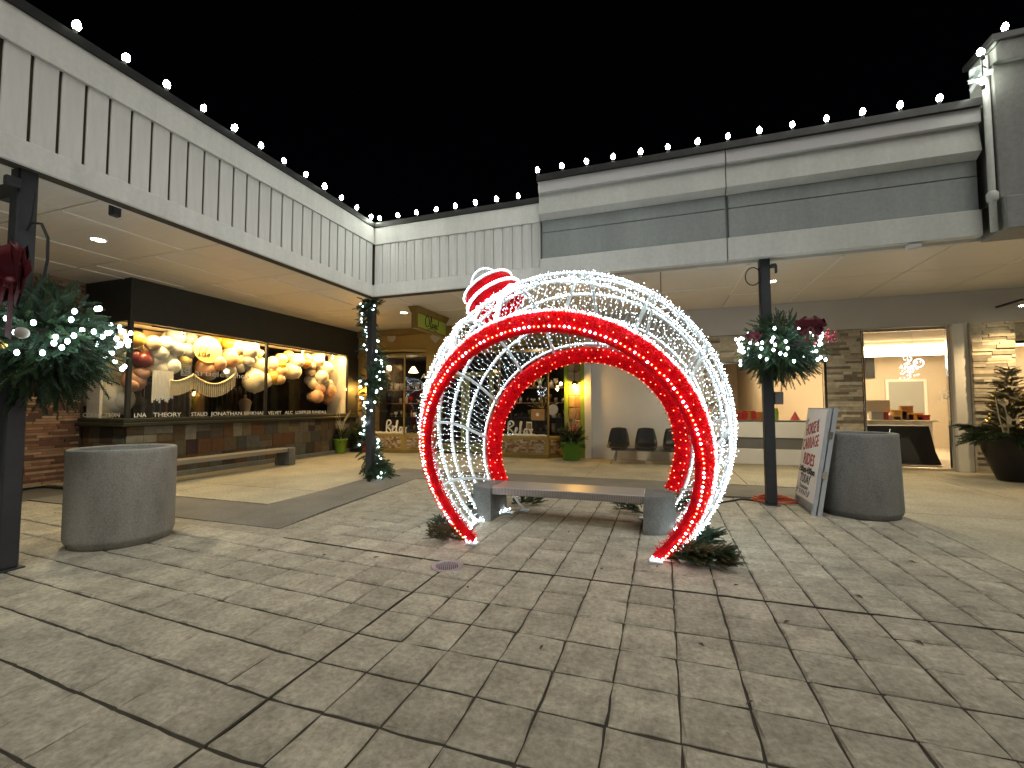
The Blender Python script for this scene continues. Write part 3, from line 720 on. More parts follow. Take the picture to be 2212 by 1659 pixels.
text('@', .13, ((XW-.012), (ya+yb)/2-.045, pz+.06), (0, 1, 0), (0, 0, 1), 'letter_white', shopL, extrude=.001)
# interior shell
P(MB().box(-14.6, YC+.3, -.02, XW-.3, YW-.02, .02), 'shop_floor', 'shop_floor', shopL)
P(MB().box(-14.7, YC+.06, 0, -14.6, YW, 3.6), 'inner_wall', 'interior_dark', shopL)
P(MB().box(-14.6, YW-.06, 0, XW-.31, YW-.01, 3.6), 'inner_wall', 'interior_dark', shopL)
P(MB().box(-14.6, YC+.27, 0, -10.76, YC+.32, 3.6), 'inner_wall', 'interior_dark', shopL)
P(MB().box(-14.6, YC+.06, 3.3, XW-.3, YW-.07, 3.36), 'inner_ceiling', 'interior_dark', shopL)
P(MB().box(-10.25, YC+.1, 3.045, XW-.305, YJ+.04, 3.075), 'display_ceiling', 'interior_white', shopL)
P(MB().box(-10.2, YJ-.01, 1.2, XW-.07, YJ+.035, 3.04), 'display_jamb', 'interior_white', shopL)
P(MB().box(-10.68, YC+.05, 1.2, -10.3, YC+.1, 3.0), 'display_panel', 'cotton', shopL)
P(MB().box(-10.66, YC+.5, 2.3, -10.62, YC+1.4, 3.04), 'display_panel', 'interior_white', shopL)  # cream panel standing in for a brightly lit stretch of inner wall
P(MB().box(-10.35, 6.3, 2.35, -10.33, 7.15, 3.03), 'hanging_banner', 'kraft', shopL)
P(MB().box(-10.7, YC+.3, 1.12, XW-.3, YJ, 1.17), 'display_shelf', 'interior_dark', shopL)
# brick wall beyond
P(MB().box(-11.0, -3, 0, -10.78, YC+.05, ZS), 'brick_backing', 'gap_dark', shopL)
bm = MB(); z = .0; r_ = 0
while z < 3.8:
    y = 2.6-(r_ % 2)*.11
    while y < YC-.01:
        l = random.uniform(.2, .45); e = min(y+l, YC-.01); bm.box(-10.79, y+.004, z+.004, -10.76+random.uniform(0, .018), e-.004, z+.046); y = e+.0
    z += .050; r_ += 1
P(bm, 'bricks', 'brick', shopL, kind='stuff')
P(MB().box(-10.77, 2.2, 0, -10.7, 4.42, 2.6), 'dark_door', 'header_dark', shopL)
# lights of the display: track spots
tr = thing('track_lights', 'warm track spotlights inside the balloon display window', 'track lights', (-10.1, 8.5, 3.0))
P(MB().box(-9.60, 6, 3.0, -9.57, 11.3, 3.04), 'rail', 'header_dark', tr)
for y, e in ((6.6, 34), (8.3, 46), (9.9, 50), (11.1, 36)):
    P(MB().lathe([(.03, .1), (.045, 0), (.035, 0), (.02, .08)], 12, (-9.585, y, 2.9)), 'spot_head', 'header_dark', tr)
    P(MB().ball((-9.585, y, 2.905), .026), 'spot_bulb', 'lens_warm', tr)
pass

dl = lamp('track_glow', 'AREA', (-9.56, 8.6, 2.985), 44, (1, .68, .28), tr, shape='RECTANGLE', size=.05, size_y=5.9); dl.rotation_euler = (0, R(27), 0)
# balloons
BAL = {'cream': (.72, .62, .42), 'yellow': (.75, .58, .22), 'silver': (.32, .31, .29), 'white': (.66, .66, .58), 'peach': (.68, .36, .19), 'rust': (.42, .14, .03), 'gold': (.62, .36, .06), 'tan': (.50, .38, .25), 'orange': (.75, .33, .03), 'sage': (.52, .52, .36), 'mauve': (.42, .24, .18), 'wine': (.16, .03, .03)}
for k, c in BAL.items(): mat('balloon_'+k, c, .28 if k in ('silver', 'wine', 'rust') else .38, spec=.5)
bmesh = {k: MB().lathe([(.0, 1.12)]+[(math.sin(t)*(1-.06*math.cos(t)), math.cos(t)*1.06) for t in np.linspace(.15, 2.75, 12)]+[(.08, -1.08), (.1, -1.14), (0, -1.13)], 20).mesh('balloon', 'balloon_'+k, True) for k in BAL}
zC = lambda u, v, r: ((900+u*.2351)*.5486, (1300+v*.2351)*.5486, r*.2351*.5486)
zB = lambda u, v, r: ((500+u*.2592)*.5486, (1250+v*.2592)*.5486, r*.2592*.5486)
zA = lambda u, v, r: (u*.4822*.5486, (950+v*.4822)*.5486, r*.4822*.5486)
LIST = [(zC, q) for q in [(345, 310, 135, 'cream'), (140, 235, 85, 'yellow'), (500, 390, 60, 'yellow'), (170, 490, 85, 'yellow'), (330, 520, 78, 'silver'), (195, 620, 80, 'silver'), (330, 640, 55, 'silver'), (395, 690, 45, 'silver'), (520, 610, 112, 'cream'), (440, 850, 160, 'cream'), (430, 490, 50, 'tan'), (740, 560, 98, 'cream'), (715, 650, 70, 'cream'), (890, 580, 60, 'orange'), (880, 690, 90, 'peach'), (740, 790, 92, 'gold'), (860, 820, 72, 'peach'), (885, 490, 82, 'yellow'), (1010, 430, 78, 'yellow'), (1150, 510, 100, 'cream'), (1070, 680, 118, 'cream'), (1310, 470, 72, 'yellow'), (1290, 545, 82, 'rust'), (1390, 590, 66, 'tan'), (1480, 500, 98, 'cream'), (1510, 650, 66, 'tan'), (1640, 640, 98, 'cream'), (1370, 690, 75, 'tan'), (1560, 785, 95, 'cream'), (1440, 870, 100, 'cream'), (1610, 875, 70, 'silver'), (1690, 900, 55, 'cream'), (1530, 970, 78, 'peach'), (1690, 1000, 95, 'peach'), (1480, 1110, 92, 'peach'), (1640, 1115, 92, 'peach')]]
LIST += [(zB, q) for q in [(740, 280, 110, 'silver'), (950, 330, 97, 'silver'), (740, 490, 105, 'silver'), (900, 510, 105, 'silver'), (600, 400, 95, 'white'), (490, 520, 105, 'white'), (400, 640, 110, 'white'), (610, 640, 115, 'white'), (560, 780, 120, 'white'), (690, 740, 95, 'white'), (400, 390, 95, 'tan'), (850, 640, 100, 'yellow'), (1400, 340, 55, 'orange'), (1525, 380, 84, 'orange'), (1660, 440, 95, 'cream'), (1580, 520, 85, 'cream'), (1560, 630, 110, 'peach'), (1390, 690, 92, 'peach'), (1190, 770, 120, 'peach'), (1550, 800, 85, 'cream'), (250, 640, 105, 'wine'), (130, 590, 90, 'wine'), (160, 330, 90, 'gold'), (110, 800, 80, 'mauve'), (220, 850, 90, 'mauve'), (110, 960, 90, 'mauve'), (330, 790, 80, 'tan')]]
LIST += [(zA, q) for q in [(920, 1040, 95, 'sage'), (800, 1110, 80, 'sage'), (805, 1185, 70, 'white'), (930, 1165, 72, 'sage'), (780, 1262, 72, 'white'), (925, 1280, 95, 'white'), (865, 1335, 72, 'cream'), (985, 1290, 60, 'white'), (960, 920, 70, 'wine')]]
ga = thing('balloon_garland', 'garland of cream, peach, silver and white balloons inside the long shop window', 'balloons', (-9.85, 8.5, 1.9))
FILL = []
for fn, (u, v, r, c) in LIST:
    a_ = random.uniform(0, 6.28); FILL.append((fn, (u+r*math.cos(a_), v+r*.8*math.sin(a_), r*random.uniform(.5, .75), random.choice([c, 'cream', 'white', 'tan', c]))))
for kk, (fn, (u, v, r, c)) in enumerate(LIST+FILL):
    uu, vv, rr_ = fn(u, v, r*(.95 if fn is zA else 1.18))
    if uu < 290:
        yb_ = YC+.35+random.uniform(0, .2); p = PY(uu, vv, yb_); q = PY(uu+rr_, vv, yb_); rad = abs(q[0]-p[0])
    else:
        xb_ = XW-.36-random.uniform(0, .25)-(.22 if kk >= len(LIST) else 0); p = PX(uu, vv, xb_); q = PX(uu, vv+rr_, xb_); rad = abs(q[2]-p[2])
    o = bpy.data.objects.new('balloon', bmesh[c]); link(o); o.location = p; o.scale = (rad,)*3; o.rotation_euler = (random.uniform(-.6, .6), random.uniform(-.6, .6), 0); rel(ga, o)
# round cream disc with script
dc = thing('round_sign', 'large cream disc with gold script among the window balloons', 'sign', tuple(PX(*zB(1230, 490, 1)[:2], XW-.3)))
rd = abs(PX(*zB(1230, 490+200, 1)[:2], XW-.3)[2]-dc.location[2])
ds = MB(); n = 40; ds.add([(.0, 1.12*rd*math.cos(2*math.pi*k/n), rd*math.sin(2*math.pi*k/n)) for k in range(n)]+[(.012, 1.12*rd*math.cos(2*math.pi*k/n), rd*math.sin(2*math.pi*k/n)) for k in range(n)], [tuple(range(n))[::-1], tuple(range(n, 2*n))]+[(k, (k+1) % n, (k+1) % n+n, k+n) for k in range(n)])
ds.build('disc', 'balloon_yellow', dc)
strokes([[(0, 0), (.1, .5), (.22, .95), (.2, 1.1), (.12, .9), (.12, .4), (.2, 0)], [(.75, .42), (.55, .5), (.45, .2), (.6, .02), (.78, .2), (.95, 1.1), (.85, .4), (.9, 0)], [(1.2, .4), (1.05, .2), (1.2, .02), (1.38, .2), (1.2, .4), (1.5, .35)], [(1.65, .2), (1.66, .15)], [(1.8, .2), (1.81, .15)]], rd*.62, (dc.location.x+.018, dc.location.y-rd*.75, dc.location.z-rd*.55), (0, 1, 0), (0, 0, 1), .008, 'gold', dc)
# macrame fringe
mc = thing('macrame_fringe', 'cream macrame swag with hanging tassels below the window balloons', 'fringe', tuple(PX(440, 800, XW-.55)))
ms = MB(); mt = MB()
for (ua, va), (um, vm), (ub, vb), dr_ in (((660, 950), (800, 960), (1000, 880), 150), ((1000, 860), (1330, 1010), (1640, 860), 175)):
    A, B_, D_ = [np.array(PX(*zB(*q, 1)[:2], XW-.2))[1:] for q in ((ua, va), (um, vm), (ub, vb))]; A_ = []
    for t in np.linspace(0, 1, 22): A_.append((1-t)**2*A+2*t*(1-t)*(2*B_-.5*A-.5*D_)+t*t*D_)
    A_ = np.array(A_); ms.tube(np.c_[np.full(22, XW-.2), A_], .022, 6)
    for y, z in A_[::1]: mt.tube([(XW-.2, y, z), (XW-.2, y, z-.1), (XW-.2, y+random.uniform(-.01, .01), z-.30)], [.008, .02, .017], 6)
P(ms, 'cord', 'macrame', mc); P(mt, 'tassels', 'macrame', mc, kind='stuff')
wt = MB(); p0 = PX(*zB(550, 850, 1)[:2], XW-.24); p1 = PX(*zB(550, 1310, 1)[:2], XW-.24)
for k in range(15):
    y = p0[1]+(k-7)*.026; wt.tube([(XW-.24, y, p0[2]+.05), (XW-.24, y+random.uniform(-.01, .01), p1[2]+random.uniform(0, .12))], .017, 5)
tag(wt.build('ribbon_bunch', 'cotton'), 'bunch of long white ribbons hanging from white balloons', 'ribbons')
# column, mannequins and a clothes rail inside
cl = PX(430, 850, -11.3); co_ = MB().lathe([(.16, 0), (.16, .1), (.13, .14), (.13, 2.0), (.15, 2.1)], 20).build('wooden_column', 'wood', loc=(cl[0], cl[1], 1.0-1.0), smooth=True); tag(co_, 'orange lit wooden column inside the clothing shop', 'column')
for u, xq, lb in ((530, -10.9, 'cream dressed mannequin torso behind the lettered glass'), (300, -11.2, 'dark dressed mannequin torso behind the window corner')):
    q = PX(u, 850, xq); t = thing('mannequin', lb, 'mannequin', (q[0], q[1], .02))
    MB().lathe([(.14, 0), (.14, .02), (.015, .03), (.015, .9)], 16).build('stand', 'chrome', t)
    MB().lathe([(.10, .88), (.17, .95), (.18, 1.05), (.13, 1.22), (.17, 1.42), (.19, 1.52), (.12, 1.6), (.05, 1.63), (.045, 1.72), (0, 1.73)], 20, sy=.7).build('torso', 'balloon_tan' if u > 400 else 'interior_dark', t, True)
rk = thing('clothes_rail', 'rail of dark garments deep inside the clothing shop', 'clothes rail', (-12.5, 9.3, .02))
MB().tube([(0, -1.6, 0), (0, -1.6, 2.05), (0, 1.6, 2.05), (0, 1.6, 0)], .02, 8).build('rail', 'chrome', rk)
for k in range(20):
    c = random.choice(['balloon_wine', 'interior_dark', 'header_dark', 'header_dark', 'interior_dark'])
    mb = MB(); y = -1.5+k*.155; mb.add([(-.2, y-.02, 1.95), (.2, y-.02, 1.95), (.24, y-.03, .6), (-.24, y-.03, .6), (-.2, y+.02, 1.95), (.2, y+.02, 1.95), (.24, y+.04, .6), (-.24, y+.04, .6)], [(0, 1, 2, 3), (7, 6, 5, 4), (0, 4, 5, 1), (1, 5, 6, 2), (2, 6, 7, 3), (3, 7, 4, 0)]); mb.build('garment', c, rk)

# ================================================================== gift shop (back)
ZH = 3.04
P(MB().box(XW+.002, YW, ZH, -2.002, YW+.2, ZS-.003), 'header', 'mustard', shopB)
P(MB().bbox(XW+.002, YW-.09, 3.66, -2.03, YW-.001, ZS-.003), 'crown_moulding', 'sign_wood', shopB)
P(MB().bbox(XW+.002, YW-.05, ZH-.06, -2.03, YW-.001, ZH+.04), 'trim', 'mustard', shopB)
P(MB().box(XW+.002, YW, 0, -8.73, YW+.2, ZH-.002), 'pier', 'mustard', shopB)
for u in (846, 941):   # round and square plaques on the header
    q = PY(u, 728, YW-.03)
    if u < 900: o = MB().lathe([(.0, .02), (.11, .02), (.16, .01), (.16, 0)], 24).build('plaque', 'plate'); o.rotation_euler = (R(90), 0, 0); o.location = q
    else: o = MB().bbox(-.14, -.02, -.14, .14, .02, .14).build('plaque', 'plate'); o.rotation_euler = (0, R(45), 0); o.location = q
    rel(shopB, o)
for k in range(11):
    z = .05+k*.265; o = MB().bbox(-8.98+random.uniform(-.05, .03), YW-.05-random.uniform(0, .03), z, -8.735, YW-.002, z+.25, .02).build('stone', 'quoin'); rel(shopB, o)
def bay(pts, x_l, x_r):
    # pts: plan polyline of the bay front
    A = np.array(pts); inn = [(p[0], p[1]) for p in pts]
    poly = inn+[(pts[-1][0], YW+.18), (pts[0][0], YW+.18)]
    P(MB().prism(poly, .0, .09), 'plinth', 'sign_wood', shopB); c = A.mean(0)
    sh = [(c[0]+(p[0]-c[0])*.985, p[1]+.015) for p in pts]+[(pts[-1][0]-.01, YW+.17), (pts[0][0]+.01, YW+.17)]
    P(MB().prism(sh, .091, .50), 'bay_base', 'mustard', shopB); P(MB().prism(poly, .502, .57), 'bay_sill', 'mustard', shopB)
    pb = MB(); fr = MB()
    for a, b in zip(A[:-1], A[1:]):
        d = b-a; L_ = np.linalg.norm(d); d /= L_; nrm = np.array([d[1], -d[0]])
        if nrm[1] > 0: nrm = -nrm
        x = .09
        zz = .15
        while zz < .45:
            x = .09
            while x < L_-.12:
                l = random.uniform(.035, .10); h = random.uniform(.035, .055); o = a+d*x+nrm*(-.012)
                if x+l < L_-.08: pb.obox((o[0], o[1], zz), (d[0]*l*.9, d[1]*l*.9, 0), (nrm[0]*.02, nrm[1]*.02, 0), (0, 0, h*.9))
                x += l
            zz += .05
        # pane
        i0 = a+d*.03; i1 = b-d*.03
        rel(shopB, MB().obox((i0[0], i0[1], .571), (i1[0]-i0[0], i1[1]-i0[1], 0), (-nrm[0]*.006, -nrm[1]*.006, 0), (0, 0, ZH-.635)).build('pane', 'glass'))
    P(pb, 'pebble_facing', 'pebble', shopB, kind='stuff')
    for p in pts[1:-1]: P(MB().bbox(p[0]-.025, p[1]-.01, .571, p[0]+.025, p[1]+.035, ZH-.062), 'mullion', 'sign_wood', shopB)
    P(MB().prism(poly, ZH-.06, ZH-.002), 'bay_head', 'sign_wood', shopB)
    P(MB().prism([(p[0], p[1]-.02) for p in pts]+[(pts[-1][0], YW-.002), (pts[0][0], YW-.002)], ZH+.045, ZH+.12), 'bay_cornice', 'mustard', shopB)
bay([(-8.7, YW-.42), (-7.42, YW-.42), (-6.9, YW-.02)], -8.7, -6.9)
bay([(-4.72, YW-.02), (-4.35, YW-.42), (-2.95, YW-.42), (-2.62, YW-.02)], -4.72, -2.62)
P(MB().box(-6.9, YW-.02, 0, -6.62, YW+.2, ZH-.002), 'pier', 'mustard', shopB)
# recessed entrance
for x in (-6.55, -5.78, -5.62, -4.85): P(MB().bbox(x-.06, YW+.22, 0, x+.06, YW+.3, 2.3), 'door_stile', 'olive', shopB)
P(MB().bbox(-6.61, YW+.215, 2.3, -4.75, YW+.305, 2.45), 'door_head', 'olive', shopB)
for a, b in ((-6.48, -5.85), (-5.55, -4.92)):
    P(MB().bbox(a, YW+.23, .02, b, YW+.29, .28), 'door_rail', 'olive', shopB); P(MB().box(a, YW+.255, .28, b, YW+.262, 2.3), 'pane', 'glass_dark', shopB)
P(MB().box(-6.6, YW+.255, 2.455, -4.76, YW+.262, ZH-.002), 'pane', 'glass_dark', shopB)
P(MB().tube([(-5.82, YW+.2, .95), (-5.82, YW+.17, .97), (-5.82, YW+.17, 1.25), (-5.82, YW+.2, 1.27)], .012, 6), 'door_handle', 'chrome', shopB)
# right pier: lime trims, stone infill
P(MB().box(-2.58, YW, 0, -2.02, YW+.2, ZH-.002), 'pier', 'stone_warm', shopB)
for a in (-2.58, -2.13): P(MB().bbox(a, YW-.06, 0, a+.11, YW-.002, ZH-.062), 'pier_trim', 'lime_trim', shopB)
for k in range(9):
    z = .05+k*.33; n = random.choice([1, 2]); 
    for q in range(n):
        a = -2.465+q*.33/n; o = MB().bbox(a+.004, YW-.02-random.uniform(0, .03), z, a+.33/n-.004, YW-.003, z+.32, .02).build('stone', 'quoin'); rel(shopB, o)
P(MB().bbox(-2.018, YW-.08, 0, -1.83, YW+.2, ZS-.004), 'end_pilaster', 'grey_wall', shopB)
# cotton snow and script letters in the bays
def relax(x, z, y, s):
    o = thing('script_letters', 'white cut-out script word standing on the %s bay sill' % ('right' if x > -5 else 'left'), 'letters', (x, y, z))
    st = [[(0, 0), (.05, .9), (.3, 1.05), (.45, .8), (.08, .5), (.25, .35), (.5, 0)], [(.55, .2), (.72, .35), (.78, .5), (.65, .5), (.6, .2), (.75, .02), (.95, .2), (1.12, .95), (1.02, .9), (1.0, .2), (1.12, 0)], [(1.55, .4), (1.4, .45), (1.28, .2), (1.4, .02), (1.55, .3), (1.6, .05), (1.72, 0)], [(1.75, .45), (1.95, 0)], [(2.0, .48), (1.75, .0)]]
    strokes(st, s, (x, y, z+.01), (1, 0, 0), (0, 0, 1), .024, 'cotton', o); return o
relax(-4.15, .60, YW-.25, .36); relax(-8.15, .60, YW-.25, .36)
for a, b, lb in ((-4.3, -2.95, 'white cotton snow roll along the right bay sill'), (-8.6, -7.45, 'white cotton snow roll along the left bay sill')):
    pts = [(a+(b-a)*t, YW-.33+.02*math.sin(t*20), .60+.008*math.sin(t*31)) for t in np.linspace(0, 1, 26)]; tag(MB().tube(pts, [.035+.008*math.sin(i*2.3) for i in range(26)], 8).build('snow_roll', 'cotton', smooth=True), lb, 'decoration')
text('Enjoy', .24, (PY(1135, 825, YW-.42)[0], YW-.425, PY(1150, 825, YW-.42)[2]), (1, 0, 0), (0, 0, 1), 'letter_lime', shopB, shear=.2, extrude=.001)
text('Always', .22, (PY(912, 818, YW-.2)[0], YW-.28, PY(912, 818, YW-.2)[2]), (.79, .61, 0), (0, 0, 1), 'letter_white', shopB, shear=.2, extrude=.001)
# interior
P(MB().box(XW+.01, YW+.35, -.02, -1.85, 17, .02), 'shop_floor', 'shop_floor', shopB)
P(MB().box(XW+.01, 16.9, 0, -1.85, 17, ZS), 'inner_wall', 'interior_dark', shopB)
P(MB().box(XW+.01, YW+.21, 0, XW+.06, 17, ZS), 'inner_wall', 'interior_dark', shopB); P(MB().box(-1.92, YW+.21, 0, -1.86, 17, ZS), 'inner_wall', 'interior_dark', shopB)
P(MB().box(XW+.06, YW+.21, 3.2, -1.93, 16.9, 3.25), 'inner_ceiling', 'interior_dark', shopB)
COLS = ['plate', 'interior_white', 'red_pot', 'kraft', 'chrome', 'black_plastic', 'balloon_tan', 'cotton', 'wood', 'olive']
CNAME = ['stone grey', 'cream', 'red', 'kraft brown', 'chrome', 'black', 'tan', 'white', 'wooden', 'olive green']
def vase(parent, x, y, z, k):
    h = random.uniform(.10, .26); r = random.uniform(.03, .075)
    prof = [[(r*.7, 0), (r, h*.3), (r*.9, h*.6), (r*.35, h*.8), (r*.4, h), (0, h)], [(r, 0), (r, h*.7), (r*.3, h*.8), (r*.28, h), (0, h)], [(r*.5, 0), (r*.2, h*.1), (r*.2, h*.4), (r, h*.55), (r*1.05, h), (r, h), (0, h*.6)], [(r, 0), (r*1.1, h*.5), (r, h), (0, h)]][k % 4]
    c = random.choice(COLS); return MB().lathe(prof, 14).build('vase', c, None, True), (x, y, z), '%s %s' % (CNAME[COLS.index(c)], ('narrow-necked vase', 'bottle', 'goblet', 'jar')[k % 4])
def shelf_unit(x, y, wd, zs, lab):
    t = thing('display_shelves', lab, 'shelves', (x, y, .02)); n = 0
    for sx in (-wd/2, wd/2): MB().bbox(sx-.02, -.15, 0, sx+.02, .15, zs[-1]+.25).build('side', 'black_plastic', t)
    for z in zs: MB().bbox(-wd/2+.021, -.15, z-.03, wd/2-.021, .15, z).build('shelf', 'black_plastic' if z < 1.2 else 'wood', t)
    for z in zs:
        xx = -wd/2+.12
        while xx < wd/2-.1:
            o, p, dsc = vase(None, x+xx, y+random.uniform(-.08, .05), z+.022, random.randrange(4)); o.location = p
            n += 1; o.name = 'ornamental_vase'; tag(o, '%s on the %s of the %s' % (dsc, ('bottom', 'second', 'third', 'top')[zs.index(z)], lab), 'vase', 'jars on the ' + lab); xx += random.uniform(.14, .24)
shelf_unit(-3.5, YW+.75, 1.7, [.62, 1.05, 1.5, 1.95], 'shelves behind the right bay window')
shelf_unit(-7.9, YW+.75, 1.7, [.62, 1.05, 1.5, 1.95], 'shelves behind the left bay window')
def wood_chair(x, y, z, m_, s, lab):
    t = thing('display_chair', lab, 'chair', (x, y, z))
    MB().bbox(-.2*s, -.2*s, .40*s, .2*s, .2*s, .44*s).build('seat', m_, t)
    for a in (-1, 1):
        for b in (-1, 1): MB().bbox(a*.18*s-.018*s, b*.18*s-.018*s, 0, a*.18*s+.018*s, b*.18*s+.018*s, (.40 if b < 0 else .9)*s).build('leg', m_, t)
    MB().bbox(-.2*s, .165*s, .84*s, .2*s, .195*s, .94*s).build('top_rail', m_, t)
    for k in range(4): MB().bbox((-.12+.08*k-.012)*s, .17*s, .45*s, (-.12+.08*k+.012)*s, .19*s, .84*s).build('slat', m_, t)
wood_chair(-3.62, YW-.02, .57, 'cotton', .42, 'small white slatted chair on the right bay sill')
wood_chair(-3.75, YW+.32, .02, 'black_plastic', 1., 'black slatted chair behind the right bay window')
wood_chair(-4.25, YW+.36, .02, 'interior_dark', 1., 'dark wooden chair beside the black slatted chair')
bx_ = thing('kraft_box', 'brown kraft box with round white label in the right bay window', 'box', (-3.42, YW+.34, 1.0))
MB().bbox(-.2, -.12, 0, .2, .12, .32, .01).build('carton', 'kraft', bx_); o = MB().lathe([(.05, 0), (.05, .003), (0, .003)], 18).build('label_disc', 'cotton', bx_); o.location = (0, -.122, .17); o.rotation_euler = (R(90), 0, 0)
dg = thing('dried_grass_bunch', 'spray of dried golden stems above the kraft box', 'dried flowers', (-3.3, YW+.35, 1.34)); gm = MB()
for k in range(16):
    a = R(random.uniform(10, 170)); l = random.uniform(.25, .5); gm.tube([(0, 0, 0), (l*math.cos(a), random.uniform(-.1, .05), l*math.sin(a)*.9)], [.004, .008], 5)
gm.build('stems', 'gold', dg)
gp = thing('glass_pendant', 'round glass pendant lamp hanging in the right bay window', 'pendant lamp', (-3.35, YW+.05, 1.95)); MB().ball((0, 0, 0), .13, 16, 10).build('globe', 'glass_dark', gp, True); MB().tube([(0, 0, .13), (0, 0, 1.05)], .006, 5).build('cord', 'white_wire', gp); MB().ball((0, 0, 0), .04).build('bulb', 'interior_white', gp, True)
wp = thing('wall_plate', 'round white plate leaning in the right bay window', 'plate', (-2.98, YW+.3, 1.3)); o = MB().lathe([(0, 0), (.1, 0), (.16, .02), (.15, .03), (.09, .012), (0, .012)], 24).build('dish', 'cotton', wp, True); o.rotation_euler = (R(80), 0, 0)
pg_ = thing('globe_lamp', 'small lit globe lamp on the shelves of the right bay', 'lamp', (-2.8, YW+.55, 2.0)); MB().ball((0, 0, .06), .05, 12, 8).build('globe', 'tube_warm', pg_, True); MB().lathe([(.04, -.03), (.02, 0), (.02, .02)], 10).build('foot', 'gold', pg_)
hp = PY(848, 790, YW+1.6)
for u, v, lb in ((838, 795, 'lit paper globe pendant deep in the gift shop'), (893, 800, 'lit fabric shade pendant deep in the gift shop')):
    q = PY(u, v, YW+1.6); t = thing('pendant_lamp', lb, 'pendant lamp', tuple(q)); MB().lathe([(.05, .12), (.17, -.08), (.16, -.08), (.045, .11)] if u > 850 else [(.0, .12), (.1, .08), (.13, 0), (.1, -.09), (0, -.12)], 18).build('shade', 'tube_warm', t, True); MB().tube([(0, 0, .1), (0, 0, 3.2-q[2])], .006, 5).build('cord', 'cable', t)
    lamp('pendant_bulb', 'POINT', (q[0], q[1]-.1, q[2]-.2), 3.5, (1, .72, .4), t, shadow_soft_size=.1)
lamp('globe_bulb', 'POINT', (-3.4, YW+.2, 2.75), 3.0, (1, .8, .55), gp, shadow_soft_size=.1)
# hanging script sign
hs = thing('hanging_shop_sign', 'lime green hanging sign with script name under the soffit', 'sign', (-5.62, 10.1, ZS))
YA, YB = 9.42, 10.86
P(MB().bbox(-5.76, YA-.06, 3.31, -5.61, YB+.06, 3.70), 'frame', 'sign_wood', hs); P(MB().add([(-5.82, YA-.12, ZS-.012), (-5.55, YA-.12, ZS-.012), (-5.55, YB+.12, ZS-.012), (-5.82, YB+.12, ZS-.012), (-5.77, YA-.07, 3.702), (-5.6, YA-.07, 3.702), (-5.6, YB+.07, 3.702), (-5.77, YB+.07, 3.702)], [(0, 1, 2, 3), (7, 6, 5, 4), (0, 4, 5, 1), (1, 5, 6, 2), (2, 6, 7, 3), (3, 7, 4, 0)]), 'crown', 'sign_wood', hs)
P(MB().box(-5.609, YA, 3.35, -5.601, YB, 3.68), 'panel', 'sign_lime', hs)
strokes([[(.35, .95), (.1, .7), (.1, .2), (.4, .05), (.72, .35), (.65, .85), (.35, .97), (.2, .85)], [(.85, .1), (1.05, .6), (1.12, 1.0), (1.02, .95), (.95, .3), (1.08, .05), (1.2, .2)], [(1.25, .45), (1.25, .1), (1.38, .15)], [(1.3, .65), (1.31, .68)], [(1.45, .45), (1.55, .08), (1.72, .48)], [(2.0, .42), (1.8, .4), (1.78, .1), (1.95, .1), (2.05, .42), (2.05, .1), (2.15, .1)], [(2.35, .95), (2.28, .35)], [(2.25, .1), (2.26, .12)], [(.5, -.12), (1.2, -.02), (2.0, -.16)]], .30, (-5.598, YA+.32, 3.40), (0, 1, 0), (0, 0, 1), .011, 'ink_black', hs)
# sconces
for u, v, lb in ((779, 835, 'amber wall sconce on the mustard pier beside the garland post'), (1241, 832, 'amber wall sconce on the stone pier beside the grey wall')):
    q = PY(u, v, YW-.17); t = thing('wall_sconce', lb, 'wall sconce', tuple(q), 'gift shop sconces')
    MB().lathe([(.06, .0), (.065, .02), (0, .03)], 16).build('back_plate', 'cap_metal', t).location = (0, .12, .35)
    MB().tube([(0, .12, .36), (0, .02, .42), (0, 0, .3), (0, 0, .1)], .011, 6).build('arm', 'cap_metal', t)
    MB().lathe([(.02, .12), (.05, .1), (.11, .02), (.105, .02), (.045, .085)], 18).build('shade', 'cap_metal', t, True)
    MB().ball((0, 0, -.02), .04, 12, 8).build('bulb', 'lens_sconce', t, True)
    lamp('sconce_lamp', 'POINT', (q[0], q[1]-.02, q[2]-.09), 9, (1, .52, .1), t, shadow_soft_size=.04)

# ================================================================== office (right)
P(MB().box(-1.828, YW, 0, .98, YW+.2, 3.15), 'plain_wall', 'grey_wall', shopR)
P(MB().box(-1.828, YW-.05, 3.152, 9.4, YW+.2, ZS-.004), 'bulkhead', 'bulkhead', shopR)
WX0, WX1, WZ0, WZ1 = 1.40, 3.58, 1.04, 2.46
P(MB().box(.985, YW+.021, WZ0, WX0, YW+.2, 3.15).box(WX0, YW+.021, WZ1, WX1, YW+.2, 3.15).box(WX1, YW+.021, WZ0-.5, 4.30, YW+.2, 3.15), 'stone_backing', 'gap_dark', shopR)
ls = stones(.985, WX0-.03, WZ0, 3.14, YW); stones(WX0-.03, WX1+.03, WZ1+.03, 3.14, YW, mb=ls); stones(WX1+.03, 4.29, .55, 3.14, YW, mb=ls)
P(ls, 'ledger_stone', 'ledger', shopR, kind='stuff')
P(MB().bbox(.985, YW-.03, .64, WX1+.03, YW+.2, WZ0-.035), 'spandrel', 'grey_wall', shopR)
P(MB().box(.985, YW+.0, .37, 4.29, YW+.2, .638), 'recess_band', 'grey_band', shopR)
P(MB().bbox(.985, YW-.03, 0, 4.29, YW+.2, .368), 'base_wall', 'grey_wall', shopR)
fr = MB()
for a, b, c, d in ((WX0-.03, WZ0-.03, WX0+.03, WZ1+.03), (WX1-.03, WZ0-.03, WX1+.03, WZ1+.03)): fr.bbox(a, YW-.03, b, c, YW+.06, d)
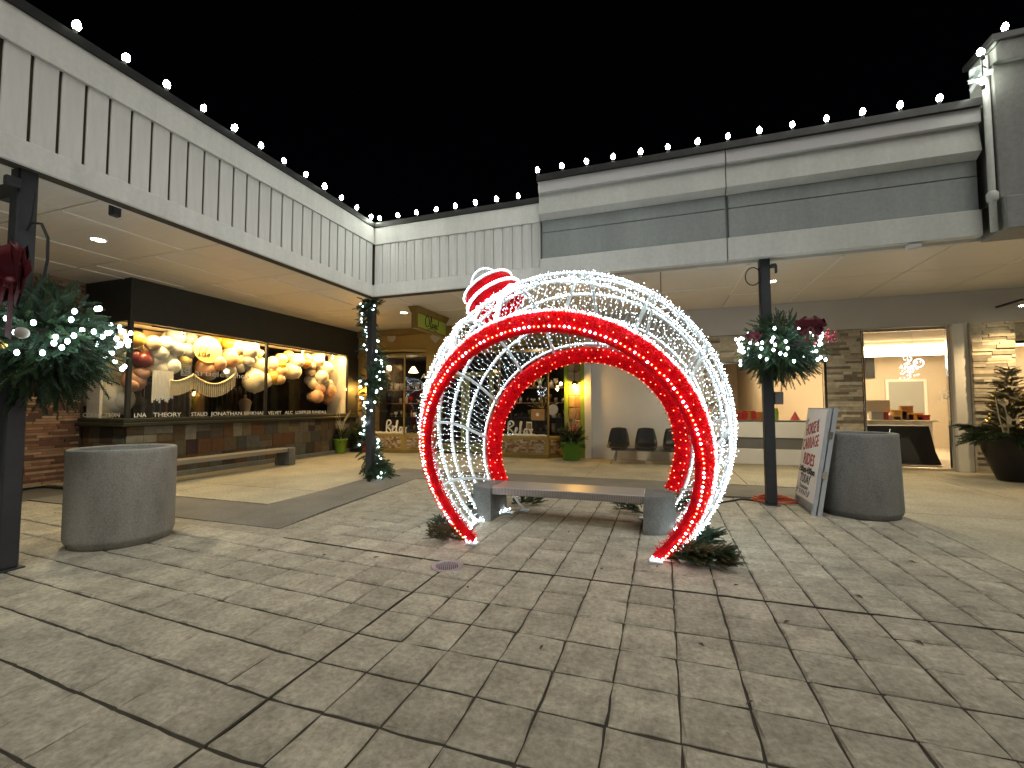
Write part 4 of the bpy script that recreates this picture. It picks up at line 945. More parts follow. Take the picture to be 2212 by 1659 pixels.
fr.bbox(WX0+.031, YW-.03, WZ0-.03, WX1-.031, YW+.06, WZ0+.02); fr.bbox(WX0+.031, YW-.03, WZ1-.02, WX1-.031, YW+.06, WZ1+.03)
P(fr, 'window_frame', 'chrome', shopR); P(MB().box(WX0+.032, YW+.015, WZ0+.021, WX1-.032, YW+.021, WZ1-.021), 'pane', 'glass', shopR)
fr = MB(); DX0, DX1 = 4.31, 5.9
for a, b in ((DX0, DX0+.04), (DX1-.06, DX1)): fr.bbox(a, YW-.03, 0, b, YW+.06, 3.12)
fr.bbox(DX0+.041, YW-.03, 3.06, DX1-.061, YW+.06, 3.12); fr.bbox(DX0+.041, YW-.03, 0, DX1-.061, YW+.06, .06)
P(fr, 'door_frame', 'chrome', shopR); P(MB().box(DX0+.042, YW+.015, .061, DX1-.062, YW+.021, 3.059), 'pane', 'glass', shopR)
P(MB().bbox(DX1+.002, YW-.12, 0, 6.16, YW+.2, 3.15), 'jamb_pillar', 'grey_wall', shopR)
P(MB().bbox(DX1+.09, YW-.135, .92, DX1+.16, YW-.121, 1.0), 'outlet', 'post_paint', shopR)
P(stones(6.165, 6.86, .0, 3.14, YW-.2, depth=.04).box(6.17, YW-.18, 0, 6.85, YW+.2, 3.13), 'ledger_stone', 'ledger', shopR, kind='stuff')
P(stones(6.865, 9.3, 2.75, 3.14, YW), 'ledger_stone', 'ledger', shopR, kind='stuff')
P(MB().box(6.87, YW+.015, .3, 9.3, YW+.021, 2.74), 'pane', 'glass', shopR); P(MB().bbox(6.865, YW-.02, 0, 9.3, YW+.1, .3), 'base_wall', 'grey_wall', shopR)
P(MB().bbox(6.865, YW-.025, 2.69, 9.3, YW+.05, 2.748), 'window_frame', 'chrome', shopR)
text('JE', .26, (PY(2028, 862, YW)[0], YW+.012, PY(2028, 862, YW)[2]), (1, 0, 0), (0, 0, 1), 'vinyl', shopR, extrude=.001)
# interior
YB2 = 18.2
P(MB().box(1.0, YW+.25, -.02, 9.4, YB2, .02), 'office_floor', 'beige_wall', shopR)
P(MB().box(1.0, YB2, 0, 9.4, YB2+.1, 3.1), 'inner_wall', 'beige_wall', shopR)
P(MB().box(.92, YW+.21, 0, .99, YB2, 3.1), 'inner_wall', 'interior_warm', shopR); P(MB().box(9.4, YW+.21, 0, 9.5, YB2, 3.1), 'inner_wall', 'interior_warm', shopR)
P(MB().box(1.0, YW+.21, 3.1, 9.4, YB2, 3.14), 'inner_ceiling', 'beige_wall', shopR)
P(MB().box(2.6, YW+1.6, 0, 2.66, YB2-.02, 3.09), 'partition', 'beige_wall', shopR)
sl_ = thing('ceiling_light_bars', 'glowing parallel light bars on the office ceiling', 'ceiling lights', (5.2, 14, 3.25))
for k in range(5): P(MB().box(3.2+.1*k, 14.3+k*.62, 2.94, 8.9, 14.42+k*.62, 2.98), 'light_bar', 'strip_light', sl_)
for k in range(5): P(MB().box(3.2+.1*k, 14.33+k*.62, 2.982, 8.9, 14.39+k*.62, 3.098), 'hanger', 'interior_white', sl_)
sl2 = thing('ceiling_panel_light', 'glowing ceiling panel behind the chrome framed window', 'ceiling light', (1.8, 13.6, 3.08)); P(MB().box(1.3, 13.2, 3.06, 2.4, 14.2, 3.098), 'diffuser', 'strip_light', sl2)
dr_ = thing('inner_door', 'white framed frosted door at the back of the lit office', 'door', (7.1, YB2-.02, 0))
q0, q1 = PY(1916, 800, YB2)[0], PY(1992, 800, YB2)[0]; zt = PY(1950, 825, YB2)[2]
P(MB().bbox(q0-.08, YB2-.06, .02, q0, YB2-.003, zt).bbox(q1, YB2-.06, .02, q1+.08, YB2-.003, zt).bbox(q0-.08, YB2-.06, zt+.001, q1+.08, YB2-.003, zt+.09), 'frame', 'door_white', dr_); P(MB().box(q0+.001, YB2-.04, .02, q1-.001, YB2-.01, zt), 'leaf', 'glass_frost', dr_)
P(MB().bbox(q0+.15, YB2-.08, 1.0, q1-.05, YB2-.05, 1.12), 'push_bar', 'black_plastic', dr_)
tv = thing('wall_screen', 'narrow dark wall screen beside the frosted inner door', 'screen', tuple(PY(1880, 790, YB2-.1))); MB().bbox(-.14, 0, -.42, .12, .06, .42).build('panel', 'black_plastic', tv)
cn = thing('reception_counter', 'white reception counter inside the glazed office front', 'counter', (5.2, 14.2, .02)); P(MB().bbox(4.1, 14.0, .02, 6.4, 14.5, .98), 'cabinet', 'door_white', cn); P(MB().bbox(4.05, 13.95, .982, 6.5, 14.55, 1.03), 'worktop', 'interior_white', cn)
mo = thing('computer_monitor', 'pale monitor on the reception counter', 'monitor', tuple(PY(1893, 880, 14.3)*(1, 1, 0)+(0, 0, 1.031))); MB().bbox(-.1, -.08, 0, .1, .08, .012).bbox(-.02, -.015, .012, .02, .015, .2).build('stand', 'interior_white', mo); MB().bbox(-.3, -.02, .18, .3, .02, .52, .008).build('screen', 'beige_wall', mo)
k = 0
for u, wd, h, c, lb in ((1893, .13, .22, 'glass_frost', 'pale blue gift bag on the reception counter'), (1912, .05, .2, 'red_pot', 'slim red box on the reception counter'), (1930, .12, .12, 'balloon_peach', 'peach box on the reception counter'), (1942, .14, .26, 'balloon_gold', 'yellow stacked box on the reception counter'), (1958, .12, .36, 'balloon_rust', 'tall wine red box on the reception counter'), (1975, .15, .18, 'balloon_orange', 'orange box on the reception counter'), (1992, .13, .13, 'red_pot', 'low red box on the reception counter')):
    q = PY(u, 900, 14.15); o = MB().bbox(-wd, -.07, 0, wd, .07, h).bbox(-wd-.008, -.078, h-.04, wd+.008, .078, h+.004).build('gift_box', c, loc=(q[0], 14.15, 1.032)); tag(o, lb, 'box')
so_ = thing('black_sofa', 'glossy black curved lobby sofa behind the office glass', 'sofa', (5.0, 12.75, .02))
pf = [(-.75, .1), (-.78, .45), (-.8, .92), (.62, .92), (.66, .7), (.72, .35), (.82, .06)]
MB().add([(x, -.3, z) for x, z in pf]+[(x*.98, .35, z) for x, z in pf], [tuple(range(7))[::-1], tuple(range(7, 14))]+[(i, (i+1) % 7, (i+1) % 7+7, i+7) for i in range(7)]).build('body', 'black_plastic', so_); MB().bbox(-.8, -.34, .0, .82, .3, .05).build('base', 'chrome', so_); MB().tube([(-.1, -.315, .85), (-.16, -.32, .6), (-.15, -.315, .3)], .012, 6).build('trim', 'chrome', so_)
wq = PY(1973, 792, YW+.6); lw_ = thing('basket_reflection', 'small white light wreath hanging inside the office glass', 'wreath', tuple(wq)); a = np.linspace(0, 2*math.pi, 40, endpoint=False)  # added bulbs and hoop stand in for basket lights mirrored in the pane
P(MB().tube(np.c_[wq[0]+.1+.09*np.cos(a), np.full(40, wq[1]), wq[2]+.08+.09*np.sin(a)], .006, 5, True), 'hoop', 'white_wire', lw_)
bulbs('reflection_bulbs', np.concatenate([np.c_[wq[0]+.1+.09*np.cos(a), np.full(40, wq[1]-.01), wq[2]+.08+.09*np.sin(a)], np.array(wq)+RNG.normal(0, 1, (90, 3))*(.09, .02, .14)+np.array([-.06, 0, -.02])]), .007, 'bulb_cool', lw_)
P(MB().tube([(wq[0], wq[1], wq[2]+.15), (wq[0], wq[1], 3.09)], .004, 4), 'cord', 'white_wire', lw_)
# things on the window ledge of the left room
lg_ = thing('window_ledge', 'wooden ledge inside the chrome framed window', 'ledge', (2.4, YW+.4, .9)); P(MB().bbox(1.42, YW+.22, 1.0, 3.56, YW+.6, 1.05), 'board', 'interior_warm', lg_)
for k in range(9):
    o = MB().bbox(-.045, -.05, 0, .045, .05, random.uniform(.18, .24)).build('red_box', random.choice(['red_pot', 'balloon_rust', 'red_pot']), loc=(1.55+k*.098, YW+.42, 1.051)); tag(o, 'upright red box in the row on the window ledge', 'box', 'red boxes on the window ledge')
o = MB().lathe([(.07, 0), (.08, .2), (.06, .3), (0, .3)], 14).build('green_jar', 'lime_trim', loc=(2.62, YW+.42, 1.051)); tag(o, 'green jar on the window ledge', 'jar')
o = MB().lathe([(.12, 0), (.1, .03), (.0, .22)], 12).build('red_cone', 'red_pot', loc=(3.05, YW+.42, 1.051)); tag(o, 'small red cone tree on the window ledge', 'decoration')

# ================================================================== concrete tubs
def tub(x, y, r, h, m_, lb, taper=1.0):
    t = thing('concrete_planter', lb, 'planter', (x, y, 0))
    prof = [(r*.93, 0), (r*.93, .035), (r*.97, .05), (r, .09), (r*taper, h-.05), (r*taper, h-.012), (r*taper-.01, h), (r*taper-.05, h), (r*taper-.06, h-.015), (r*taper-.07, h-.22), (0, h-.22)]
    MB().lathe(prof, 72).build('shell', m_, t, True); MB().lathe([(r*taper-.075, h-.215), (r*.4, h-.19), (0, h-.2)], 40).build('soil', 'soil', t); return t
tub(-5.50, 3.22, .455, .975, 'concrete_tub', 'pale round concrete tub beside the left canopy post', 1.0)
tub(2.40, 7.02, .45, 1.05, 'concrete_dark', 'dark grey round concrete tub behind the leaning sign', .955)

# ================================================================== benches
def bench(x0, x1, y0, y1, lb, rot=0, loc=(0, 0)):
    t = thing('concrete_bench', lb, 'bench', (loc[0], loc[1], 0)); L = x1-x0; D = y1-y0; t.rotation_euler = (0, 0, rot); h = .405
    for sx in (-1, 1):
        n = 34; pl_ = [(sx*(L/2-.33), -D/2), (sx*(L/2-.33), D/2)]
        arc = [(sx*(L/2-.3+.3*math.cos(a)), D/2*math.sin(a)) for a in np.linspace(math.pi/2, -math.pi/2, n)]
        poly = pl_+arc if True else pl_
        if sx > 0: poly = poly[::-1]
        c = np.array(poly).mean(0); mb = MB(); rings = []
        for s, z in ((1.04, 0), (1.05, .03), (1.0, h-.02), (.97, h)): rings += [(c[0]+(p[0]-c[0])*s, c[1]+(p[1]-c[1])*s, z) for p in poly]
        m_ = len(poly); fs = [(i*m_+j, i*m_+(j+1) % m_, (i+1)*m_+(j+1) % m_, (i+1)*m_+j) for i in range(3) for j in range(m_)]+[tuple(range(m_))[::-1], tuple(range(3*m_, 4*m_))]
        a = np.array(poly); area = .5*np.sum(a[:, 0]*np.roll(a[:, 1], -1)-np.roll(a[:, 0], -1)*a[:, 1])
        if area < 0: fs = [f[::-1] for f in fs]
        mb.add(rings, fs).build('end_block', 'bench_concrete', t)
    MB().bbox(-L/2+.325, -D/2+.04, h-.085, L/2-.325, D/2-.03, h+.004, .008).build('seat', 'seat_metal', t); return t
bL, bR = PY(1031, 1060, 5.5)[0], PY(1462, 1080, 5.5)[0]
bench(-2.355, .107, 5.13, 5.70, 'concrete bench with metal mesh seat inside the light-up bauble', R(0), (-1.124, 5.415))
bench(0, 3.5, 0, .42, 'concrete bench standing along the slate tile wall', R(90), (-8.75, 7.05))

# ================================================================== folding sign
sg = thing('folding_sign', 'white folding sign advertising carriage rides leaning on the dark tub', 'sign', (1.79, 6.7, 0))
N0 = np.array([1.775, 6.69, 0.]); NT = np.array([2.0, 6.76, 1.37]); upv = (NT-N0); Hs = np.linalg.norm(upv); upv /= Hs
FB = np.array([1.775, 7.52, 0.]); rgt = -(FB-N0); Ws = np.linalg.norm(rgt); rgt /= Ws
upv = upv-rgt*(upv@rgt); upv /= np.linalg.norm(upv); nrm = np.cross(rgt, upv)
if nrm[0] > 0: nrm = -nrm
O_ = FB+upv*.0
P(MB().obox(O_+upv*.12-nrm*.0, rgt*Ws, upv*(Hs-.12), -nrm*.045), 'panel', 'sign_edge', sg)
P(MB().obox(O_+upv*.14+nrm*.001+rgt*.012, rgt*(Ws-.024), upv*(Hs-.155), nrm*.004), 'printed_face', 'sign_white', sg)
for s in (0, Ws-.06): P(MB().obox(O_+rgt*s, rgt*.06, upv*.118, -nrm*.04), 'leg', 'sign_edge', sg)
P(MB().obox(O_-nrm*.06+upv*.01, rgt*Ws, upv*(Hs-.0), -nrm*.05), 'rear_panel', 'sign_edge', sg)
for a in (.35, .72): P(MB().obox(O_+rgt*(Ws+.001)+upv*Hs*a-nrm*.04, rgt*.012, upv*.09, -nrm*.05), 'hinge', 'chrome', sg)
fo_ = O_+nrm*.0065
def st(s, a, b, wd, size, m_, sh=0, rot=0., off=.006):
    r2 = rgt*math.cos(rot)+upv*math.sin(rot); u_ = upv*math.cos(rot)-rgt*math.sin(rot)
    text(s, size, fo_+rgt*a+upv*b, r2, u_, m_, sg, width=wd, extrude=.0015, offset=off)
st('HORSE &', .10, .985, .52, .235, 'ink_red', rot=.17, off=.0015); st('CARRIAGE', .05, .775, .64, .225, 'ink_red', rot=.17, off=.0015); st('RIDES', .16, .60, .46, .225, 'ink_red', off=.003)
st('1:00pm-4:00pm', .03, .485, .66, .125, 'ink_black', off=.003); st('TODAY', .14, .345, .44, .17, 'ink_black', off=.0015); st('Downtown', .16, .265, .36, .09, 'ink_grey', off=.001); st('EVENT', .17, .185, .36, .09, 'ink_grey', off=.001)
orn = MB()
for a, b in ((.1, 1.17), (.56, 1.17), (.09, .2), (.6, .2)):
    for k in range(4):
        ang = R(60+k*45+random.uniform(-10, 10)); d = rgt*math.cos(ang)+upv*math.sin(ang); e = rgt*-math.sin(ang)+upv*math.cos(ang); q = fo_+rgt*a+upv*b
        orn.add([q, q+d*.045+e*.014, q+d*.09, q+d*.045-e*.014], [(0, 1, 2, 3)])
P(orn, 'printed_sprigs', 'ink_grey', sg)

# ================================================================== beam seating
bs = thing('beam_seating', 'row of black shell seats on a steel beam against the grey wall', 'seating', (-.3, 11.55, 0))
ycs = 11.6
for k in range(4):
    x = -1.09+k*.667; m_ = MB()
    # back shell: trapezoid, curved
    rows = []
    for z, hw, yo in ((.45, .27, .0), (.5, .265, .06), (.62, .245, .085), (.76, .215, .11), (.86, .185, .135)):
        rows.append([(x+hw*s, ycs+yo-.05*(1-abs(s))*-1+ (0.0), z-(.02*s*s if z > .8 else 0)) for s in np.linspace(-1, 1, 7)])
    seat = [[(x+hw*s, ycs+yo, z-.03*(1-s*s)) for s in np.linspace(-1, 1, 7)] for yo, hw, z in ((-.42, .24, .41), (-.3, .26, .43), (-.1, .27, .435))]
    allr = seat+rows; vs = sum(allr, []); nr = len(allr)
    m_.add(vs, [(i*7+j, i*7+j+1, (i+1)*7+j+1, (i+1)*7+j) for i in range(nr-1) for j in range(6)])
    o = m_.build('seat_shell', 'black_plastic', None, True); sm = o.modifiers.new('t', 'SOLIDIFY'); sm.thickness = .018; rel(bs, o)
    P(MB().bbox(x-.16, ycs-.3, .365, x+.16, ycs-.05, .385), 'seat_bracket', 'chrome', bs)
P(MB().bbox(-1.25, ycs-.24, .3, 1.2, ycs-.12, .364), 'beam', 'grey_band', bs)
for x in (-1.12, 1.1): P(MB().tube([(x, ycs-.18, .3), (x-.05, ycs-.3, .12), (x-.1, ycs-.42, .02), (x-.13, ycs-.46, .01)], [.022, .02, .018, .02], 8).tube([(x, ycs-.18, .3), (x-.03, ycs-.02, .12), (x-.06, ycs+.12, .01)], .02, 8), 'leg', 'aluminium', bs)

# ================================================================== greenery
def basket(cx, cy, cz, rx, rz, n, lb, bows, seed, bl, bulbs_n=40):
    random.seed(seed); t = thing('hanging_basket', lb, 'hanging basket', (cx, cy, cz), 'winter baskets on the canopy posts')
    P(MB().lathe([(.0, -.30), (.2, -.26), (.3, -.1), (.33, .04), (.3, .05)], 24, (cx, cy, cz)), 'bowl', 'soil', t)
    it = []
    for k in range(n):
        d = rdir(); d[2] = d[2]*.95-.05; rs = random.random()**.6*.74
        d2 = d+rdir()*.55; d2[2] -= .12
        it.append((np.array([cx, cy, cz])+d*(rx, rx, rz)*rs, d2, random.uniform(.6, 1.1)*.34*rx*(1.2 if d[2] < 0 else 1)))
    h = int(n*.55); foliage('fir_twigs', it[:h], 'needle', t); foliage('fir_twigs', it[h:], 'needle_blue', t)
    bp = []
    for k in range(bulbs_n):
        a = random.uniform(0, 2*math.pi); s = random.uniform(.86, 1.02); bp.append((cx+rx*s*math.cos(a), cy+rx*s*math.sin(a), cz+random.gauss(.02, .14)*rz*1.6))
    for k, p in enumerate(bp):
        o = MB().ball((0, 0, 0), bl, 8, 6, (1, 1, 1.3)).build('bulb', 'bulb_basket', None, True, loc=p) if k == 0 else bpy.data.objects.new('bulb', bm0)
        if k == 0: bm0 = o.data
        else: link(o); o.location = p
        rel(t, o)
    for (bx, by, bz, s) in bows:
        bo = bpy.data.objects.new('bow', None); m_ = MB()
        for q, (ang, l) in enumerate(((20, 1), (160, 1), (55, .85), (125, .85), (-25, .8), (205, .8), (90, .7), (0, .7), (180, .7))):
            d = np.array([math.cos(R(ang)), 0, math.sin(R(ang))])*l*s; pts = []
            for tt in np.linspace(0, 1, 9):
                wv = math.sin(math.pi*tt); pts.append(np.array([bx, by, bz])+d*math.sin(math.pi*tt*.5 if tt < .5 else math.pi*(1-tt)*.5)*1.3+np.array([0, -.25*s*wv, .25*s*(tt-.5)]))
            w_ = .24*s; Lp = np.array(pts); side = np.array([-d[2], 0, d[0]])/np.linalg.norm(d)*w_
            m_.add(np.concatenate([Lp-side*(.5+np.sin(np.linspace(0, math.pi, 9)))[:, None]*.7, Lp+side*(.5+np.sin(np.linspace(0, math.pi, 9)))[:, None]*.7]), [(i, i+1, i+10, i+9) for i in range(8)])
        for sx in (-.3, .3):
            m_.add([(bx+sx*s*.3-.06*s, by-.06, bz), (bx+sx*s*.3+.06*s, by-.06, bz), (bx+sx*s+.1*s, by-.1, bz-1.1*s), (bx+sx*s-.1*s, by-.1, bz-1.0*s)], [(0, 1, 2, 3)])
        m_.ball((bx, by-.1*s, bz), .12*s, 8, 6)
        P(m_, 'bow', 'bow', t, smooth=True)
    return t
bR_ = (1.56, 7.12, 2.24)
tb = basket(*bR_, .54, .60, 1300, 'fir basket with red bow on the post beside the folding sign', [(1.80, 6.62, 2.40, .20), (1.18, 6.78, 2.34, .11)], 3, .016, 95)
be = MB()
for k in range(22): be.ball((2.02+random.gauss(0, .05), 6.72+random.gauss(0, .05), 2.27+random.gauss(0, .05)), .017, 6, 4)
P(be, 'berries', 'berry', tb, kind='stuff')
bL_ = (-5.22, 2.40, 2.02)
tb = basket(*bL_, .57, .66, 1200, 'large fir basket with dark red bow on the post beside the pale tub', [(-4.72, 2.00, 2.36, .42), (-5.15, 1.85, 2.38, .36)], 11, .017, 95)
gr = MB()
for k in range(3):
    a = np.linspace(0, 7, 18); gr.tube(np.c_[-4.95+.04*np.cos(a)+.05*k, np.full(18, 1.85)+.02*a, 2.2-.05*a+.03*np.sin(a)], .012, 5)
P(gr, 'gold_ribbon', 'gold', tb)
P(MB().ball((-4.70, 2.02, 1.98), .045, 16, 10), 'glass_ball', 'plate', tb, smooth=True)
# garland round the post
random.seed(5)
gt = thing('lit_garland', 'fir garland with white bulbs spiralling round the corner canopy post', 'garland', (GP[0], GP[1], 0)); it = []; bp = []
for k in range(800):
    z = .02+3.5*k/800; a = z*3.1+random.uniform(-2.1, 2.1)*random.random()**.5; rr = .11*random.uniform(.7, 1.3)
    clump = 1.15+.5*math.sin(z*3.3+1)+(.8 if z < .3 else 0)
    if z > 2.9: clump += .4
    p = np.array([GP[0]+rr*math.cos(a), GP[1]+rr*math.sin(a), z]); d = np.array([math.cos(a), math.sin(a), random.uniform(-.9, .5)]); it.append((p, d, .15*clump*random.uniform(.7, 1.2)))
    if k % 10 == 0: bp.append(p+d*.07*clump)
foliage('fir_twigs', it[::2], 'needle', gt); foliage('fir_twigs', it[1::2], 'needle_blue', gt)
b0 = MB().ball((0, 0, 0), .017, 8, 6).mesh('bulb', 'bulb_basket', True)
for p in bp: o = bpy.data.objects.new('bulb', b0); link(o); o.location = p; rel(gt, o)
# fir branches lying at the feet of the bauble
def branch(u, v, ang, ln, n, m_, lb, spread=.5, m2=None):
    p = G(u, v); t = thing('fir_branch', lb, 'branch', (p[0], p[1], 0), 'fir branches at the bauble feet'); it = []
    d0 = np.array([math.cos(ang), math.sin(ang), 0]); e0 = np.array([-d0[1], d0[0], 0])
    P(MB().tube([p+(0, 0, .03), p+d0*ln*.5+(0, 0, .06), p+d0*ln+(0, 0, .04)], [.014, .01, .004], 6), 'stem', 'bark', t)
    n = int(n*4)
    for k in range(n):
        s = random.random()**.8; sd = random.choice((-1, 1)); q = p+d0*ln*s+e0*sd*random.uniform(0, .03)+(0, 0, random.uniform(.03, .16))
        d = d0*random.uniform(.4, .9)+e0*sd*spread*random.uniform(.5, 1.6)*(1.15-.7*s)+np.array([0, 0, random.uniform(-.02, .7)]); it.append((q, d, ln*.27*random.uniform(.6, 1.1)))
    h = n//2 if m2 else n
    foliage('fir_twigs', it[:h], m_, t)
    if m2: foliage('fir_twigs', it[h:], m2, t)
branch(1462, 1200, R(48), .52, 55, 'needle_blue', 'green fir branch by the right front foot of the bauble', 1.0)
branch(1440, 1212, R(-8), .52, 70, 'needle', 'browning fir branch by the right front foot of the bauble', .9, 'needle_dry')
branch(995, 1160, R(165), .38, 40, 'needle_blue', 'green fir branch by the left front foot of the bauble', 1.0)
branch(1005, 1172, R(195), .36, 40, 'needle_dry', 'brown fir branch by the left front foot of the bauble', .9)
branch(1030, 1105, R(120), .4, 30, 'needle', 'green fir branch tucked behind the left bench end', 1.)
branch(1105, 1092, R(15), .42, 36, 'needle', 'fir sprig with white ribbon under the bench', 1.)
branch(1395, 1115, R(160), .38, 26, 'needle', 'fir sprig behind the right bench end', 1.)
branch(1470, 1110, R(80), .45, 30, 'needle', 'fir sprig with light tips inside the right bauble wall', 1., 'needle_dry')
wr = MB(); q = G(1108, 1087)
for k in range(7):
    a = rdir()*.07; b = rdir()*.07; c = q+np.array([random.uniform(-.08, .06), 0, .12+random.uniform(-.05, .06)]); wr.add([c-a, c-b, c+a, c+b], [(0, 1, 2, 3)])
tag(wr.build('white_ribbon', 'cotton'), 'white ribbon bow on the fir sprig under the bench', 'ribbon')
# potted plants
def pot(x, y, prof, m_, lb, n, hgt, rad, leaf='needle', extra=None, up=.5):
    t = thing('potted_plant', lb, 'potted plant', (x, y, 0)); MB().lathe(prof, 32).build('pot', m_, t, True); top = prof[-3][1] if len(prof) > 3 else prof[-1][1]; it = []
    MB().lathe([(prof[-2][0], top-.05), (0, top-.03)], 20).build('soil', 'soil', t)
    for k in range(int(n*2.2)):
        a = random.uniform(0, 6.28); el = random.uniform(-.35, 1.3); d = np.array([math.cos(a)*math.cos(el), math.sin(a)*math.cos(el), math.sin(el)])
        it.append((np.array([x, y, top])+d*rad*random.uniform(.1, .65), d+rdir()*.4+(0, 0, up*.2), rad*.5*random.uniform(.5, 1.)*(1+ (hgt-1)*max(0, math.sin(el)))))
    foliage('fir_twigs', it, leaf, t); return t
def potp(r0, r1, h): return [(r0, 0), (r0*1.05, .02), (r1, h-.05), (r1*1.06, h-.04), (r1*1.06, h), (r1*.95, h), (r1*.9, h-.06)]
q = G(1232, 995); t = pot(q[0], q[1]+.15, potp(.20, .29, .48), 'green_pot', 'green glazed pot of winter greens beside the grey wall', 130, 1.25, .46)
gm = MB()
for k in range(14): a = random.uniform(0, 6.28); l = random.uniform(.5, .95); gm.tube([(q[0], q[1]+.15, .45), (q[0]+.1*math.cos(a)*l, q[1]+.15+.1*math.sin(a), .45+l*.6), (q[0]+.28*math.cos(a)*l, q[1]+.15+.2*math.sin(a)*l, .45+l)], [.006, .005, .003], 5)
P(gm, 'dry_grass', 'beard', t); br = MB()
for k in range(16): br.ball((q[0]+.1+random.gauss(0, .08), q[1]-.05+random.gauss(0, .05), .86+random.gauss(0, .05)), .02, 6, 4)
P(br, 'berries', 'red_pot', t, kind='stuff')
q = G(730, 980); t = pot(q[0], q[1]+.1, potp(.13, .20, .44), 'lime_pot', 'lime green pot with feathery grass by the slate wall end', 45, 1.6, .36)
gm = MB()
for k in range(22): a = random.uniform(0, 6.28); l = random.uniform(.5, 1.); gm.tube([(q[0], q[1]+.1, .42), (q[0]+.1*math.cos(a), q[1]+.1+.1*math.sin(a), .42+l*.6), (q[0]+.3*math.cos(a)*l, q[1]+.1+.3*math.sin(a)*l, .42+l*.9)], [.006, .006, .003], 5)
P(gm, 'dry_grass', 'beard', t)
q = G(772, 978); pot(q[0]-.15, q[1]+.35, potp(.2, .26, .4), 'black_pot', 'dark pot of tall evergreens beside the lime pot', 120, 1.5, .5)
q = G(790, 977); pot(q[0]+.05, q[1]+.05, potp(.15, .2, .34), 'red_pot', 'small red pot behind the garland post', 25, 1., .2)
# large black urn with small tree on the right
ux, uy = 6.12, 10.85
ur = thing('planted_urn', 'large black urn with small conifer and ribbons beside the stone pilaster', 'planted urn', (ux, uy, 0))
MB().lathe([(.2, 0), (.22, .02), (.3, .25), (.40, .55), (.44, .78), (.46, .80), (.46, .84), (.42, .84), (.4, .78)], 40).build('urn', 'black_pot', ur, True); MB().lathe([(.4, .77), (0, .8)], 20).build('soil', 'soil', ur)
it = []; it2 = []
for k in range(230):
    z = random.uniform(0, 1.25); a = random.uniform(0, 6.28); rr = .30*(1-z/1.3)+.03; p = np.array([ux+rr*.5*math.cos(a), uy+rr*.5*math.sin(a), .82+z]); it.append((p, (math.cos(a), math.sin(a), random.uniform(.1, .9)), .16+.14*(1-z/1.25)))
for k in range(110):
    a = random.uniform(0, 6.28); it2.append((np.array([ux+.3*math.cos(a), uy+.3*math.sin(a), .82]), (math.cos(a), math.sin(a), random.uniform(-.5, .35)), random.uniform(.25, .5)))
for k in range(26):   # long side bough
    s = random.random(); p = np.array([ux-.35-.45*s, uy-.15, .95+.10*s]); it2.append((p, (-1, random.uniform(-.5, .5), random.uniform(-.3, .2)), .24))
foliage('conifer_twigs', it, 'needle_dry', ur); foliage('fir_twigs', it2, 'needle', ur)
dc_ = MB()
for k in range(34): z = random.uniform(0, .9); a = random.uniform(0, 6.28); rr = .34*(1-z/1.5); p = np.array([ux+rr*math.cos(a), uy+rr*math.sin(a), .95+z]); dc_.ball(p, random.uniform(.02, .04), 7, 5)
P(dc_, 'baubles', 'gold', ur, kind='stuff')
rb = MB()
for k in range(12): p = np.array([ux+random.uniform(-.3, .3), uy-.32, 1.0+random.uniform(0, .6)]); a = rdir()*.11; b = rdir()*.05; rb.add([p-a, p-b, p+a, p+b], [(0, 1, 2, 3)])
P(rb, 'ribbon', 'beard', ur); P(MB().tube([(ux-.2, uy-.2, .8), (ux-.3, uy-.25, 1.2), (ux-.36, uy-.3, 1.55)], [.012, .01, .006], 6).tube([(ux-.15, uy-.2, .8), (ux-.18, uy-.25, 1.2), (ux-.26, uy-.3, 1.5)], [.012, .01, .006], 6), 'birch_sticks', 'beard', ur)

# cords on the ground
oc = MB(); cx, cy = 1.52, 7.5
for k in range(6):
    a = np.linspace(0, 2*math.pi, 26)[:-1]; r = random.uniform(.17, .26); oc.tube(np.c_[cx+random.uniform(-.03, .03)+r*np.cos(a)*1.15, cy+random.uniform(-.03, .03)+r*.7*np.sin(a), .012+.012*k+.008*np.sin(a*2+k)], .009, 5, True)
tag(oc.build('extension_cord', 'orange_cord', smooth=True), 'coiled orange extension cord at the foot of the basket post', 'cord')
a = G(1500, 1097); b = G(1600, 1080); pth = [(-.1, 6.4, .012), (.4, 6.65, .012), (a[0], a[1], .012), (b[0], b[1], .012), (1.35, 7.4, .012)]
tag(MB().tube(pth, .013, 6).build('power_cable', 'cable'), 'black power cable running from the bauble to the post', 'cable')

# ================================================================== giant light-up bauble
OC = np.array([-.989, 4.96, 1.201]); ORAD = 1.642
orn_ = thing('giant_bauble', 'giant walk-through bauble sculpture of white lights with red tinsel rims', 'light sculpture', (OC[0], OC[1], 0))
def nrm_(a, t): return np.array([math.sin(a)*math.cos(t), -math.cos(a)*math.cos(t), math.sin(t)])
def circ(d, tilt, yaw, n=220, Rr=ORAD, z0=.02):
    nn = nrm_(yaw, tilt); r = math.sqrt(Rr*Rr-d*d); e = np.cross(nn, (0, 0, 1.)); e /= np.linalg.norm(e); u = np.cross(e, nn); o = OC+nn*d
    # visible part above ground, starting at the left foot
    a0 = math.asin(max(-1, min(1, (z0-o[2])/(r*u[2])))); th = np.linspace(a0, math.pi-a0, n)
    return o+r*(np.cos(th)[:, None]*e+np.sin(th)[:, None]*u)
